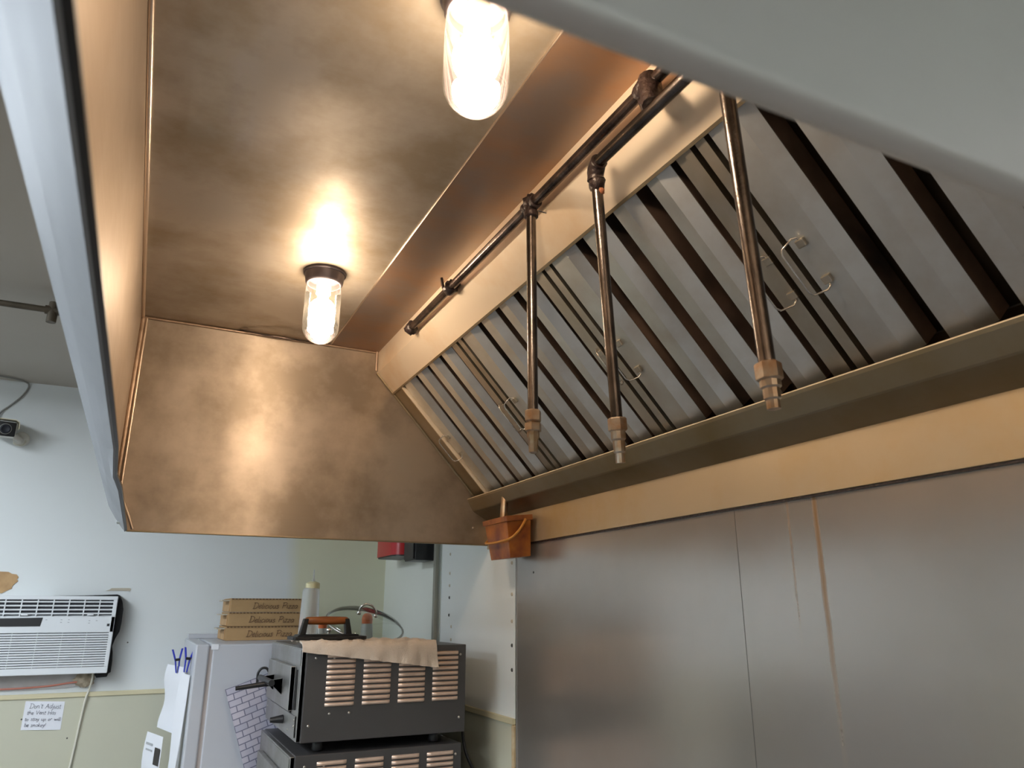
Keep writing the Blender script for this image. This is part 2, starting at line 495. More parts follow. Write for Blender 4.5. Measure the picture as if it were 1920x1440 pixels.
def backsplash_material():
    m = steel('backsplash_steel', (0.46, 0.43, 0.40), (0.40, 0.37, 0.34), rough=0.22, grain=(1, 5, 260), aniso=0.0, tangent=(0, 0, 1), film_scale=1.6, wave=0.06, rvary=0.03, grain_bump=0.0)
    N, L = nodes_of(m)
    b = N['Principled BSDF']
    old = b.inputs['Base Color'].links[0].from_socket
    oldr = b.inputs['Roughness'].links[0].from_socket
    geo = N.new('ShaderNodeNewGeometry')
    sp = N.new('ShaderNodeSeparateXYZ')
    L.new(geo.outputs['Position'], sp.inputs[0])
    def mth(op, a, b_=None, c=None):
        n = N.new('ShaderNodeMath'); n.operation = op
        for i, v in enumerate((a, b_, c)):
            if v is None: continue
            if isinstance(v, (int, float)): n.inputs[i].default_value = v
            else: L.new(v, n.inputs[i])
        return n.outputs[0]
    # wobble that runs down the sheet with the drip
    mp = N.new('ShaderNodeMapping'); mp.inputs['Scale'].default_value = (0, 0, 12)
    L.new(geo.outputs['Position'], mp.inputs[0])
    nz = N.new('ShaderNodeTexNoise'); nz.inputs['Scale'].default_value = 1.0; nz.inputs['Detail'].default_value = 3
    L.new(mp.outputs[0], nz.inputs['Vector'])
    fine = N.new('ShaderNodeTexNoise'); fine.inputs['Scale'].default_value = 1.0; fine.inputs['Detail'].default_value = 4
    mp2 = N.new('ShaderNodeMapping'); mp2.inputs['Scale'].default_value = (0, 400, 18)
    L.new(geo.outputs['Position'], mp2.inputs[0]); L.new(mp2.outputs[0], fine.inputs['Vector'])
    wob = mth('MULTIPLY_ADD', nz.outputs['Fac'], 0.008, -0.004)
    yy = mth('ADD', sp.outputs['Y'], wob)
    total = None
    for y0, wd, zt, zb, st in ((0.930, 0.0065, EYE + 0.20, EYE - 0.26, 1.0), (0.992, 0.0035, EYE + 0.20, EYE - 0.07, 0.55), (0.335, 0.02, EYE + 0.25, EYE - 0.1, 0.35)):
        d = mth('ABSOLUTE', mth('SUBTRACT', yy, y0))
        s = mth('SUBTRACT', 1.0, mth('DIVIDE', d, wd))
        s = mth('MAXIMUM', s, 0.0)
        s = mth('POWER', s, 0.6)
        g = mth('DIVIDE', mth('SUBTRACT', sp.outputs['Z'], zb), zt - zb)
        g = mth('MAXIMUM', mth('MINIMUM', g, 1.0), 0.0)
        g = mth('POWER', g, 0.8)
        f = mth('MULTIPLY', mth('MULTIPLY', s, g), st)
        f = mth('MULTIPLY', f, mth('MULTIPLY_ADD', fine.outputs['Fac'], 0.9, 0.45))
        total = f if total is None else mth('ADD', total, f)
    total = mth('MINIMUM', total, 1.0)
    mx = N.new('ShaderNodeMix'); mx.data_type = 'RGBA'
    L.new(total, mx.inputs[0])
    L.new(old, mx.inputs[6])
    mx.inputs[7].default_value = (0.31, 0.15, 0.028, 1)
    L.new(mx.outputs[2], b.inputs['Base Color'])
    L.new(mth('ADD', oldr, mth('MULTIPLY', total, 0.25)), b.inputs['Roughness'])
    L.new(mth('MULTIPLY_ADD', total, -0.40, 0.63), b.inputs['Metallic'])
    return m


M['backsplash'] = backsplash_material()


def mat_cloth_brick():
    m = plain('brick_print_cloth', (0.5, 0.5, 0.6), 0.8)
    N, L = nodes_of(m)
    b = N['Principled BSDF']
    tc = N.new('ShaderNodeTexCoord')
    mp = N.new('ShaderNodeMapping')
    mp.inputs['Rotation'].default_value = (R(90), 0, 0)
    L.new(tc.outputs['UV'], mp.inputs[0])
    mp.inputs['Rotation'].default_value = (0, 0, 0)
    br = N.new('ShaderNodeTexBrick')
    br.inputs['Color1'].default_value = (0.40, 0.40, 0.50, 1)
    br.inputs['Color2'].default_value = (0.50, 0.48, 0.56, 1)
    br.inputs['Mortar'].default_value = (0.15, 0.15, 0.22, 1)
    br.inputs['Scale'].default_value = 1.0
    br.inputs['Mortar Size'].default_value = 0.0016
    br.inputs['Brick Width'].default_value = 0.040
    br.inputs['Row Height'].default_value = 0.020
    L.new(mp.outputs[0], br.inputs['Vector'])
    L.new(br.outputs['Color'], b.inputs['Base Color'])
    return m


M['brick_cloth'] = mat_cloth_brick()

# ------------------------------------------------------------------ hand lettering (pen strokes as thin ribbons)
GL = {
    'D': (0.75, [[(.12, 0), (.12, 1)], [(-.02, .97), (.25, 1), (.55, .85), (.66, .5), (.5, .12), (.25, 0), (.0, .02)]]),
    'A': (0.72, [[(0, 0), (.2, .55), (.34, 1)], [(.34, 1), (.48, .5), (.62, 0)], [(.12, .38), (.55, .38)]]),
    'V': (0.66, [[(0, 1), (.16, .5), (.28, 0)], [(.28, 0), (.42, .5), (.56, 1)]]),
    'H': (0.68, [[(.06, 0), (.06, 1)], [(.52, 0), (.54, 1)], [(.06, .5), (.54, .52)]]),
    'P': (0.70, [[(.14, 0), (.16, 1)], [(0, .9), (.3, 1), (.6, .88), (.58, .6), (.35, .46), (.16, .48)]]),
    'a': (0.50, [[(.4, .5), (.2, .55), (.05, .3), (.12, .03), (.28, .06), (.4, .3), (.41, .52)], [(.41, .52), (.4, .1), (.5, .02)]]),
    'b': (0.48, [[(.06, 1), (.06, .05)], [(.06, .35), (.22, .54), (.4, .38), (.36, .08), (.18, 0), (.06, .1)]]),
    'c': (0.42, [[(.36, .45), (.22, .55), (.06, .35), (.08, .1), (.22, 0), (.4, .1)]]),
    'd': (0.50, [[(.4, .5), (.2, .55), (.05, .3), (.12, .03), (.28, .06), (.4, .3)], [(.41, 1), (.4, .1), (.5, .02)]]),
    'e': (0.44, [[(.06, .28), (.3, .32), (.34, .48), (.2, .56), (.06, .36), (.08, .1), (.22, 0), (.42, .12)]]),
    'h': (0.50, [[(.06, 1), (.06, 0)], [(.06, .36), (.2, .54), (.36, .44), (.38, 0)]]),
    'i': (0.22, [[(.08, .52), (.08, .08), (.2, .02)], [(.09, .74), (.1, .78)]]),
    'j': (0.26, [[(.14, .52), (.14, -.2), (.04, -.34), (-.08, -.25)], [(.15, .74), (.16, .78)]]),
    'k': (0.46, [[(.06, 1), (.06, 0)], [(.36, .54), (.08, .26), (.4, 0)]]),
    'l': (0.24, [[(.08, 1), (.07, .15), (.12, .02), (.22, .05)]]),
    'm': (0.72, [[(.05, .54), (.05, 0)], [(.05, .38), (.18, .55), (.28, .42), (.29, 0)], [(.29, .38), (.42, .55), (.53, .42), (.56, .05), (.66, .02)]]),
    'n': (0.50, [[(.05, .54), (.05, 0)], [(.05, .36), (.2, .55), (.33, .44), (.36, .05), (.46, .02)]]),
    'o': (0.46, [[(.2, .55), (.06, .4), (.06, .14), (.2, 0), (.34, .14), (.35, .4), (.2, .55)]]),
    'p': (0.48, [[(.06, .54), (.05, -.36)], [(.06, .4), (.22, .55), (.38, .4), (.36, .1), (.2, 0), (.06, .1)]]),
    'r': (0.36, [[(.06, .54), (.06, 0)], [(.06, .34), (.18, .53), (.32, .48)]]),
    's': (0.38, [[(.32, .48), (.18, .55), (.08, .42), (.28, .24), (.28, .05), (.14, 0), (.02, .08)]]),
    't': (0.34, [[(.14, .85), (.13, .12), (.2, 0), (.32, .06)], [(.0, .58), (.3, .6)]]),
    'u': (0.50, [[(.05, .54), (.06, .12), (.18, 0), (.32, .12), (.36, .54)], [(.36, .54), (.37, .08), (.47, .02)]]),
    'v': (0.42, [[(.04, .54), (.18, 0), (.34, .54)]]),
    'w': (0.62, [[(.04, .54), (.14, .02), (.28, .44), (.4, .02), (.54, .54)]]),
    'y': (0.46, [[(.04, .54), (.1, .14), (.24, .1), (.36, .54)], [(.36, .54), (.3, -.2), (.14, -.36), (.02, -.22)]]),
    'z': (0.44, [[(.04, .5), (.36, .52), (.06, .02), (.42, .05)]]),
    "'": (0.18, [[(.08, 1), (.05, .8)]]),
    '!': (0.22, [[(.1, 1), (.08, .3)], [(.07, .06), (.08, .1)]]),
    ' ': (0.40, []),
}


def smooth_line(p, k=4):
    if len(p) < 3: return [Vector(q) for q in p]
    P = [Vector(q) for q in p]
    out = []
    for i in range(len(P) - 1):
        a, b, c, d = P[max(i - 1, 0)], P[i], P[i + 1], P[min(i + 2, len(P) - 1)]
        for j in range(k):
            t = j / k
            out.append(0.5 * ((2 * b) + (c - a) * t + (2 * a - 5 * b + 4 * c - d) * t * t + (3 * b - a - 3 * c + d) * t ** 3))
    out.append(P[-1])
    return out


def lettering(text, origin, right, up, height, width, pen, lift, slant=0.0, jitter=0.0):
    """a mesh of the written text; right/up are unit vectors, lift the vector that raises the ink off the surface"""
    mb = MB()
    right, up, lift = Vector(right), Vector(up), Vector(lift)
    total = sum(GL[c][0] for c in text)
    k = width / total
    x = 0.0
    for c in text:
        adv, strokes = GL[c]
        jy = random.uniform(-jitter, jitter)
        for s in strokes:
            L_ = smooth_line(s)
            n = len(L_)
            pts = []
            for i, q in enumerate(L_):
                d = (L_[min(i + 1, n - 1)] - L_[max(i - 1, 0)])
                if d.length < 1e-6: d = Vector((1, 0))
                d.normalize()
                nrm = Vector((-d.y, d.x)) * pen * 0.5
                px = (x + q.x + slant * q.y) * k
                py = (q.y + jy) * height
                base = Vector(origin) + lift
                pts.append(base + right * (px + nrm.x) + up * (py + nrm.y))
                pts.append(base + right * (px - nrm.x) + up * (py - nrm.y))
            mb.add(pts, [(2 * i, 2 * i + 1, 2 * i + 3, 2 * i + 2) for i in range(n - 1)])
        x += adv
    return mb


# ------------------------------------------------------------------ the room
XW, YF, ZC, XL, YB, ZF = 1.05, 3.52, 0.905, -3.4, -3.0, -EYE

def struct(name, mb, mat, label, cat, **k):
    return tag(obj(name, mb, mat, **k), label, cat, kind='structure')

struct('floor', MB().box(XL - .1, XW + .1, YB - .1, YF + .1, ZF - .1, ZF), M['floor'], 'dark tiled kitchen floor', 'floor')
struct('ceiling', MB().box(XL - .1, XW + .1, YB - .1, YF + .1, ZC, ZC + .1), M['ceiling'], 'dull beige grey painted ceiling', 'ceiling')
wall_far = struct('wall_far', MB().box(XL - .1, XW + .1, YF, YF + .1, ZF, ZC), M['far_wall'], 'white far wall turning pale yellow toward the corner', 'wall')
wall_right = struct('wall_right', MB().box(XW, XW + .1, YB, YF, ZF, ZC), M['greenish'], 'pale painted wall behind the hood and ovens', 'wall')
wall_left = struct('wall_left', MB().box(XL - .1, XL, YB, YF, ZF, ZC), M['white_wall'], 'white wall across the kitchen', 'wall')
wall_back = struct('wall_back', MB().box(XL, XW, YB - .1, YB, ZF, ZC), M['white_wall'], 'white wall behind the viewer', 'wall')
# lower yellow panels and their cap trims
obj('wainscot_panel', MB().box(XL, XW - .001, YF - .006, YF, ZF, -.325), M['yellow'], wall_far)
obj('wainscot_panel', MB().box(XW - .006, XW, 2.125, YF - .006, ZF, -.325), M['yellow'], wall_right)
obj('wainscot_panel', MB().box(XL, XL + .006, YB, YF - .006, ZF, -.325), M['yellow'], wall_left)
obj('wainscot_panel', MB().box(XL + .006, XW - .01, YB, YB + .006, ZF, -.325), M['yellow'], wall_back)
struct('trim_1', MB().box(XL, XW - .012, YF - .012, YF, -.325, -.308), M['yellow_trim'], 'cream cap strip along the yellow wainscot of the far wall', 'trim', bevel=.002)
struct('trim_2', MB().box(XW - .012, XW, 2.118, YF, -.325, -.308), M['yellow_trim'], 'cream cap strip on the right wall beside the ovens', 'trim', bevel=.002)
struct('trim_3', MB().box(XW - .012, XW, 2.112, 2.124, ZF, -.326), plain('rusty_trim', (0.50, 0.33, 0.16), 0.6, dirt=(0.66, 0.58, 0.40), scale=25), 'rust stained vertical end strip of the yellow wainscot', 'trim', bevel=.002)
# white sheet between the aluminium channel and the steel
obj('wall_panel', MB().box(XW - .004, XW, 2.108, 2.752, -.308, ZC), M['frp'], wall_right)
hole0 = None
for y, zs in ((2.665, (.20, .13, .085, .042, -.02)), (2.135, (.14, .045, -.035, -.105, -.175)), (2.64, (-.06, -.105))):
    for i, z in enumerate(zs):
        dark = (z < 0.06 and y == 2.665) or z < -.09 and y == 2.135
        h = obj('nail_head', MB().lathe([(0, 0), (.006, 0), (.0045, .002), (0, .0026)], (XW - .004, y, z), 10, axis=(-1, 0, 0)), M['dark_hole' if dark else 'filled_hole'], wall_right, smooth=40)
# steel backsplash of two sheets
bs = thing('steel_backsplash', 'large brushed stainless backsplash with orange drip stains under the hood', 'backsplash', (XW, .5, ZF))
obj('sheet', MB().box(XW - .004, XW, 1.1300, 2.106, ZF, .5), M['backsplash'], bs)
obj('sheet', MB().box(XW - .004, XW, -1.6, 1.1285, ZF, .5), M['backsplash'], bs)
obj('seam', MB().box(XW - .0038, XW, 1.1285, 1.1300, ZF, .5), M['dark_hole'], bs)
obj('edge_strip', MB().box(XW - .006, XW, 2.104, 2.108, ZF, .5), M['table'], bs)
sc0 = MB().lathe([(.003, 0), (.003, .001), (.0015, .002), (0, .0022)], (XW - .004, 1.99, .105), 8, axis=(-1, 0, 0))
obj('rivet', sc0, M['dark_hole'], bs, smooth=40)
# aluminium channel up the wall
ch = thing('wall_channel', 'vertical aluminium channel on the right wall left of the white panel', 'channel', (XW - .01, 2.77, -.308))
obj('flange', MB().box(XW - .008, XW, 2.752, 2.778, -.305, ZC), M['alu'], ch, bevel=.001)
obj('rib', MB().box(XW - .022, XW - .006, 2.778, 2.80, -.305, ZC), M['alu_dark'], ch, bevel=.002)

# ceiling light fixtures (the room's own light, behind and to the left of the view)
def troffer(x, y, label):
    t = thing('ceiling_light', label, 'ceiling light', (x, y, ZC), 'fluorescent ceiling lights')
    obj('housing', MB().box(x - .16, x + .16, y - .62, y + .62, ZC - .035, ZC), M['ac_white'], t, bevel=.004)
    obj('diffuser', MB().box(x - .14, x + .14, y - .60, y + .60, ZC - .048, ZC - .035), M['tube'], t)
troffer(-1.25, 2.05, 'long fluorescent fixture on the ceiling nearest the air conditioner wall')
troffer(-1.55, .2, 'long fluorescent fixture on the ceiling left of the hood')
troffer(-1.2, -1.7, 'long fluorescent fixture on the ceiling behind the viewer')
troffer(-2.8, .9, 'long fluorescent fixture on the ceiling by the left wall')

# unseen cabinet added by the far wall so the backsplash mirrors something dark
sc_ = thing('added_dark_cabinet', 'unseen dark grey cabinet added by the far wall to darken the backsplash reflection', 'cabinet', (-1.75, 3.2, ZF))
obj('body', MB().box(-2.5, -1.0, 2.93, YF - .015, ZF + .08, -.36), M['cabinet_grey'], sc_, bevel=.006)
obj('plinth', MB().box(-2.46, -1.04, 2.97, YF - .02, ZF, ZF + .08), M['black'], sc_)
for x in (-2.485, -1.985, -1.485):
    d_ = obj('door', MB().box(x, x + .47, 2.912, 2.93, ZF + .11, -.39), M['cabinet_grey'], sc_, bevel=.004)
    obj('handle', MB().tube([(x + .43, 2.905, -.95), (x + .43, 2.895, -.93), (x + .43, 2.895, -.80), (x + .43, 2.905, -.78)], .006, 8), M['chrome'], d_, smooth=60)

# ------------------------------------------------------------------ the exhaust hood
Y0, Y1 = .186, 2.309            # near and far end panels, inside
XI = -.095                      # inner face of the front panel
ZT = .832                       # underside of the hood's top
hood = thing('exhaust_hood', 'large greasy stainless kitchen exhaust hood over the cook line', 'exhaust hood', (.47, 1.25, .205))
SLOPE_A, SLOPE_B = Vector((.63, .76)), Vector((1.034, .323))
E2, F2 = Vector((.691, .694)), Vector((.996, .364))
sd = (F2 - E2).normalized()     # down the slope, in x-z
sn = Vector((sd.y, -sd.x)) if Vector((sd.y, -sd.x)).dot(Vector((-1, -1))) > 0 else Vector((-sd.y, sd.x))
SL = (F2 - E2).length

def SP(y, s, n):
    p = E2 + sd * s + sn * n
    return Vector((p.x, y, p.y))

obj('front_panel', MB().box(XI - .005, XI, Y0 - .012, Y1 + .004, .272, ZT + .012), M['steel_front'], hood)
# the folded drip lip under the front panel, its inner edge bent near the far end
def lip_pts(y):
    if y < 1.1: k = 0
    elif y < 1.35: k = (y - 1.1) / .25
    elif y < 1.5: k = 1 - (y - 1.35) / .15 * .8
    else: k = .2 * (1 - (y - 1.5) / .8)
    k = max(0, min(1, k))
    xi = -.0515 - .006 * k
    return [(-.100, .274), (-.080, .243), (-.064, .2215), (xi, .206)]
ys = [Y0 - .012, .5, .8, 1.0, 1.1, 1.18, 1.25, 1.3, 1.35, 1.4, 1.45, 1.5, 1.8, 2.1, Y1 + .004]
def lipfn(u, v):
    y = ys[round(u * (len(ys) - 1))]
    p = lip_pts(y)[round(v * 3)]
    return (p[0], y, p[1])
obj('drip_lip', MB().grid(lipfn, len(ys) - 1, 3, th=-.003), M['steel_lip'], hood)
def hemfn(u, v):
    y = ys[round(u * (len(ys) - 1))]
    a = lip_pts(y)[3]
    q = [(a[0], a[1]), (a[0] + .0035, a[1] + .002), (a[0] + .003, a[1] + .009), (a[0] - .004, a[1] + .017)][round(v * 3)]
    return (q[0], y, q[1])
obj('lip_hem', MB().grid(hemfn, len(ys) - 1, 3, th=.0015), M['black'], hood)
obj('lip_tab', MB().box(-.074, -.064, Y1 - .09, Y1 - .05, .219, .2225), M['alu'], hood, bevel=.001)
# top in two sheets with a lapped seam
obj('top_panel', MB().box(XI, .472, Y0, Y1, ZT + .003, ZT + .008), M['steel_top'], hood)
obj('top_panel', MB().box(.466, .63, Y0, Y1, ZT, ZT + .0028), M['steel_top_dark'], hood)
obj('seam_edge', MB().tube([(.4665, Y0, ZT + .0015), (.4665, Y1, ZT + .0015)], .0022, 6), M['bead'], hood, smooth=60)
obj('drop_face', MB().box(.628, .632, Y0, Y1, .758, ZT), M['steel_band'], hood)
# sloping frame around the filters
def slope_sheet(name, ya, yb, sa, sb, mat, n0=0.0, th=.003):
    mb = MB()
    a = [SP(ya, sa, n0), SP(yb, sa, n0), SP(yb, sb, n0), SP(ya, sb, n0)]
    b = [SP(ya, sa, n0 - th), SP(yb, sa, n0 - th), SP(yb, sb, n0 - th), SP(ya, sb, n0 - th)]
    mb.add(a + b, [(0, 1, 2, 3), (7, 6, 5, 4), (0, 4, 5, 1), (1, 5, 6, 2), (2, 6, 7, 3), (3, 7, 4, 0)])
    return obj(name, mb, mat, hood)
SA = (SLOPE_A - E2).dot(sd)
SB = (SLOPE_B - E2).dot(sd)
slope_sheet('upper_band', Y0, Y1, SA, 0.0, M['steel_band'], .004)
slope_sheet('upper_band_edge', Y0, Y1, -.006, 0.0, M['steel_gutter'], .009, .009)
slope_sheet('side_band', 2.212, Y1, -.0, SB, M['steel_gutter'], .003)
slope_sheet('side_band_edge', 2.206, 2.212, .001, SL, M['steel_band'], .010, .012)
slope_sheet('side_band', Y0, .236, -.0, SB, M['steel_gutter'], .003)
# bead where the side band meets the end panel
obj('slope_bead', MB().tube([SP(Y1 - .003, SA, .005), SP(Y1 - .003, SB - .02, .005)], .0045, 8), M['steel_gutter'], hood, smooth=60)
# grease gutter under the filters
obj('gutter', MB().sheet([(.968, .3575), (.9625, .356), (.9645, .350), (.983, .319), (.986, .316), (1.0435, .2835)], 'y', Y0, Y1, .002), M['steel_gutter'], hood)
obj('gutter_lip', MB().tube([(.9655, Y0, .3565), (.9655, Y1, .3565)], .0028, 8), M['steel_band'], hood, smooth=60)
obj('back_panel', MB().box(1.038, 1.0455, Y0 - .3, Y1, .193, .29), M['steel_back'], hood, bevel=.001)
obj('back_panel_edge', MB().box(1.040, 1.0458, Y0 - .3, 2.1, .1885, .1925), M['gunk'], hood)
# far end panel with its bottom hem, near end panel with rolled bottom edge
obj('end_panel', MB().prism([(-.1, .27), (-.1, ZT + .012), (1.0455, ZT + .012), (1.0455, .207), (-.052, .207)], 'y', Y1, Y1 + .004), M['steel_end'], hood)
obj('end_panel_hem', MB().box(-.050, 1.04, Y1 - .006, Y1 + .005, .2045, .2085), M['steel_gutter'], hood, bevel=.001)
obj('near_end_panel', MB().sheet([(.170, ZT + .012), (.170, .2010), (.172, .1965), (.177, .1945), (.183, .1955), (.186, .1990), (.186, .24)], 'x', -.1, 1.0455, .0012), M['steel_out'], hood, smooth=50)
obj('shell_top', MB().box(-.1, 1.0455, .170, Y1 + .004, ZT + .012, ZT + .016), M['steel_out'], hood)
# welded corner beads
obj('corner_bead', MB().tube([(XI + .004, Y0, ZT - .002), (XI + .004, Y1, ZT - .002)], .0055, 8), M['bead'], hood, smooth=60)
obj('corner_bead', MB().tube([(XI + .005, Y1 - .004, ZT), (XI + .005, Y1 - .004, .30)], [.008, .006], 8), M['copper_film'], hood, smooth=60)
obj('corner_bead', MB().tube([(XI + .016, Y1 - .002, ZT), (XI + .016, Y1 - .002, .31), (-.05, Y1 - .002, .25), (-.035, Y1 - .002, .212)], .004, 8), M['bead'], hood, smooth=60)
obj('corner_bead', MB().tube([(XI, Y1 - .002, ZT - .001), (.62, Y1 - .002, ZT - .003)], .0045, 8), M['copper_film'], hood, smooth=60)
obj('corner_bead', MB().tube([(.622, Y1 - .003, ZT), (.622, Y1 - .003, .765)], .004, 8), M['bead'], hood, smooth=60)
obj('ceiling_wire', MB().tube([(.18, Y1 - .02, ZT), (.25, Y1 - .035, ZT - .012), (.32, Y1 - .045, ZT - .016), (.39, Y1 - .03, ZT - .010), (.43, Y1 - .01, ZT - .003)], .0022, 6), M['iron'], hood, smooth=60)
obj('bolt', MB().lathe([(.004, 0), (.004, .003), (.002, .005), (0, .0055)], (.985, Y1, .262), 10, axis=(0, -1, 0)), M['bead'], hood, smooth=40)
# drain spout over the grease cup
obj('drain_spout', MB().tube([(.985, 2.06, .335), (.982, 2.06, .30), (.980, 2.06, .268)], .011, 12), M['nozzle'], hood, smooth=50)

# ------------------------------------------------------------------ baffle filters
def ext(profile, sa, sb, mb=None, th=.0012):
    """profile of (y, n) points extruded down the slope from sa to sb as a thin folded sheet"""
    mb = mb or MB()
    n = len(profile)
    up = []
    for i in range(n):
        d = Vector((0, 0))
        if i > 0: d += (Vector(profile[i]) - Vector(profile[i - 1])).normalized()
        if i < n - 1: d += (Vector(profile[i + 1]) - Vector(profile[i])).normalized()
        d.normalize()
        q = Vector(profile[i]) + Vector((d.y, -d.x)) * th
        up.append(q)
    poly = [Vector(p) for p in profile] + list(reversed(up))
    m = len(poly)
    pts = [SP(p.x, sa, p.y) for p in poly] + [SP(p.x, sb, p.y) for p in poly]
    fs = [(i, (i + 1) % m, m + (i + 1) % m, m + i) for i in range(m)]
    for i in range(n - 1):
        q = (i, i + 1, m - 2 - i, m - 1 - i)
        fs.append(tuple(reversed(q)))
        fs.append(tuple(k + m for k in q))
    return mb.add(pts, fs)


def bail(y, s0, side):
    """wire handle hinged on two clips, hanging out from the filter"""
    a, b = s0 - .045, s0 + .045
    lean = side * .020
    return MB().tube([SP(y, a + .012, .003), SP(y, a, .005), SP(y + lean * .2, a - .003, .012), SP(y + lean * .9, a + .002, .026), SP(y + lean, a + .010, .030),
                      SP(y + lean, b - .010, .030), SP(y + lean * .9, b - .002, .026), SP(y + lean * .2, b + .003, .012), SP(y, b, .005), SP(y, b - .012, .003)], .0017, 7)


FL = ['baffle filter at the far end of the hood by the grease cup',
      'baffle filter second from the hood end, behind the far nozzle pipe',
      'baffle filter behind the two nearer nozzle pipes',
      'wide looking baffle filter nearest the viewer under the near panel']
W = .49
S_END = SL + .012
first = None
for k in range(4):
    y1 = 2.203 - k * W
    fl = thing('baffle_filter', FL[k], 'grease filter', tuple(SP(y1 - W / 2, SL, 0)), 'baffle filters in the hood')
    def Y(o): return y1 - o
    # far rail is folded into the first baffle, as on the real filter
    ends = []
    for o, f in ((.004, .053), (.128, .036), (.234, .031), (.337, .026)):
        prof = [(Y(o), -.046), (Y(o), 0), (Y(o + f), 0), (Y(o + f + .026), -.013)]
        bf = obj('baffle', ext(prof, -.01, SL - .004), M['galv'], fl)
        obj('baffle_lip', ext([(Y(o + f + .026), -.0132), (Y(o + f + .0265), -.050)], -.01, SL - .004), M['lip_grease'], bf)
        ends.append(o + f + .026)
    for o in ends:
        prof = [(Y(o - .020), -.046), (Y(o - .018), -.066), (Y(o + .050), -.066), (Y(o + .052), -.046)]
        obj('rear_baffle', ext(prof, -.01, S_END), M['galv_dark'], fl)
    o = .414
    obj('side_rail', ext([(Y(o), -.040), (Y(o), -.002), (Y(o + .020), -.002), (Y(o + .022), .003), (Y(o + .037), .003), (Y(o + .038), -.040)], -.01, SL - .003), M['rail'], fl)
    obj('side_rail', ext([(Y(o + .049), -.040), (Y(o + .049), .001), (Y(o + .068), .001), (Y(o + .068), -.045)], -.01, SL - .002), M['rail'], fl)
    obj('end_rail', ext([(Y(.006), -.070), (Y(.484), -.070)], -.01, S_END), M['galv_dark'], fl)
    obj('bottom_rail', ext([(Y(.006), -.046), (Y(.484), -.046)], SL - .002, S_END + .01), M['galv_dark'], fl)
    for o_, side in ((.024, 1), (.446, -1 if k != 2 else 1)):
        h = obj('handle', bail(Y(o_), SL * .56, side), M['chrome'], fl, smooth=60)
        for s_ in (-.034, .034):
            cm = MB()
            c = SP(Y(o_), SL * .56 + s_, 0)
            pts = [SP(Y(o_ + dy), SL * .56 + s_ + ds, dn) for dn in (0.0, .007) for dy, ds in ((-.008, -.007), (.008, -.007), (.008, .007), (-.008, .007))]
            cm.add(pts, [(0, 3, 2, 1), (4, 5, 6, 7), (0, 1, 5, 4), (1, 2, 6, 5), (2, 3, 7, 6), (3, 0, 4, 7)])
            obj('clip', cm, M['rail'], h, bevel=.0015)

# ------------------------------------------------------------------ jar lights
def jar_light(x, y, label):
    t = thing('hood_lamp', label, 'lamp', (x, y, .64), 'jar lights in the hood')
    zt = ZT + .003
    obj('base', MB().lathe([(0, zt), (.054, zt), (.054, zt - .006), (.050, zt - .008), (.047, zt - .030), (.043, zt - .034), (.040, zt - .034), (.040, zt - .020), (0, zt - .020)], (x, y, 0), 36), M['lamp_base'], t, smooth=40)
    obj('socket', MB().lathe([(0, zt - .018), (.019, zt - .018), (.019, zt - .060), (.015, zt - .064), (0, zt - .064)], (x, y, 0), 20), M['socket'], t, smooth=40)
    zb = .640
    prof = []
    for i in range(11):
        a = i / 10 * math.pi / 2
        prof.append((.0455 * math.sin(a), zb + .046 * (1 - math.cos(a))))
    prof += [(.0455, zt - .075), (.0445, zt - .045), (.041, zt - .032)]
    obj('glass_jar', MB().lathe(prof, (x, y, 0), 40, close_ends=False), M['jar'], t, smooth=60)
    zc = zt - .108
    bp = []
    for i in range(13):
        a = math.pi * i / 12
        r = .034 * math.sin(a)
        z = zc - .036 * math.cos(a)
        if i > 8: r = max(r, .0135)
        if i == 12: z += .020; r = .0130
        bp.append((r, z))
    obj('bulb', MB().lathe(bp, (x, y, 0), 20), M['bulb'], t, smooth=60)
jar_light(.33, 1.777, 'lit jar lamp on the hood top near the far end panel')
jar_light(.326, .777, 'lit jar lamp nearest the viewer at the top of the picture')

# ------------------------------------------------------------------ fire suppression pipework
pw = thing('suppression_pipework', 'greasy iron fire suppression pipework with three nozzle drops under the hood top', 'pipe', (.605, 1.2, .26))
MX, MZ = .604, .769
PX, PZ = .600, .7165
PR = .0102
def hexfit(c, axis, r, h, n=6, name='hex_nut', mat=None, parent=pw):
    return obj(name, MB().lathe([(r * .86, 0), (r, h * .1), (r, h * .9), (r * .86, h)], c, n, axis=axis), mat or M['rust'], parent, smooth=20)
def lump(c, r, n, mat, parent, sx=1, seed=0):
    rnd = random.Random(seed)
    mb = MB()
    ph = [rnd.uniform(.75, 1.2) for _ in range(80)]
    def fn(u, v):
        a, b = 2 * math.pi * u, math.pi * v
        k = ph[(int(u * 10 + .5) % 10) + 10 * (int(v * 7 + .5) % 8)] if 0 < v < 1 else 1
        d = Vector((math.sin(b) * math.cos(a), math.sin(b) * math.sin(a) * sx, math.cos(b)))
        return Vector(c) + d * r * k
    mb.grid(fn, 10, 7)
    return obj('grease_lump', mb, mat, parent, smooth=80)
obj('manifold', MB().tube([(MX, .45, MZ), (MX, 1.90, MZ)], PR, 14), M['iron'], pw, smooth=60)
obj('end_cap', MB().lathe([(.010, 0), (.0145, .003), (.0145, .018), (.010, .022)], (MX, 1.885, MZ), 12, axis=(0, 1, 0)), M['gunk'], pw, smooth=40)
for i, y in enumerate((1.89, 1.585)):
    lump((MX, y, MZ), .019, 8, M['gunk'], pw, seed=i)
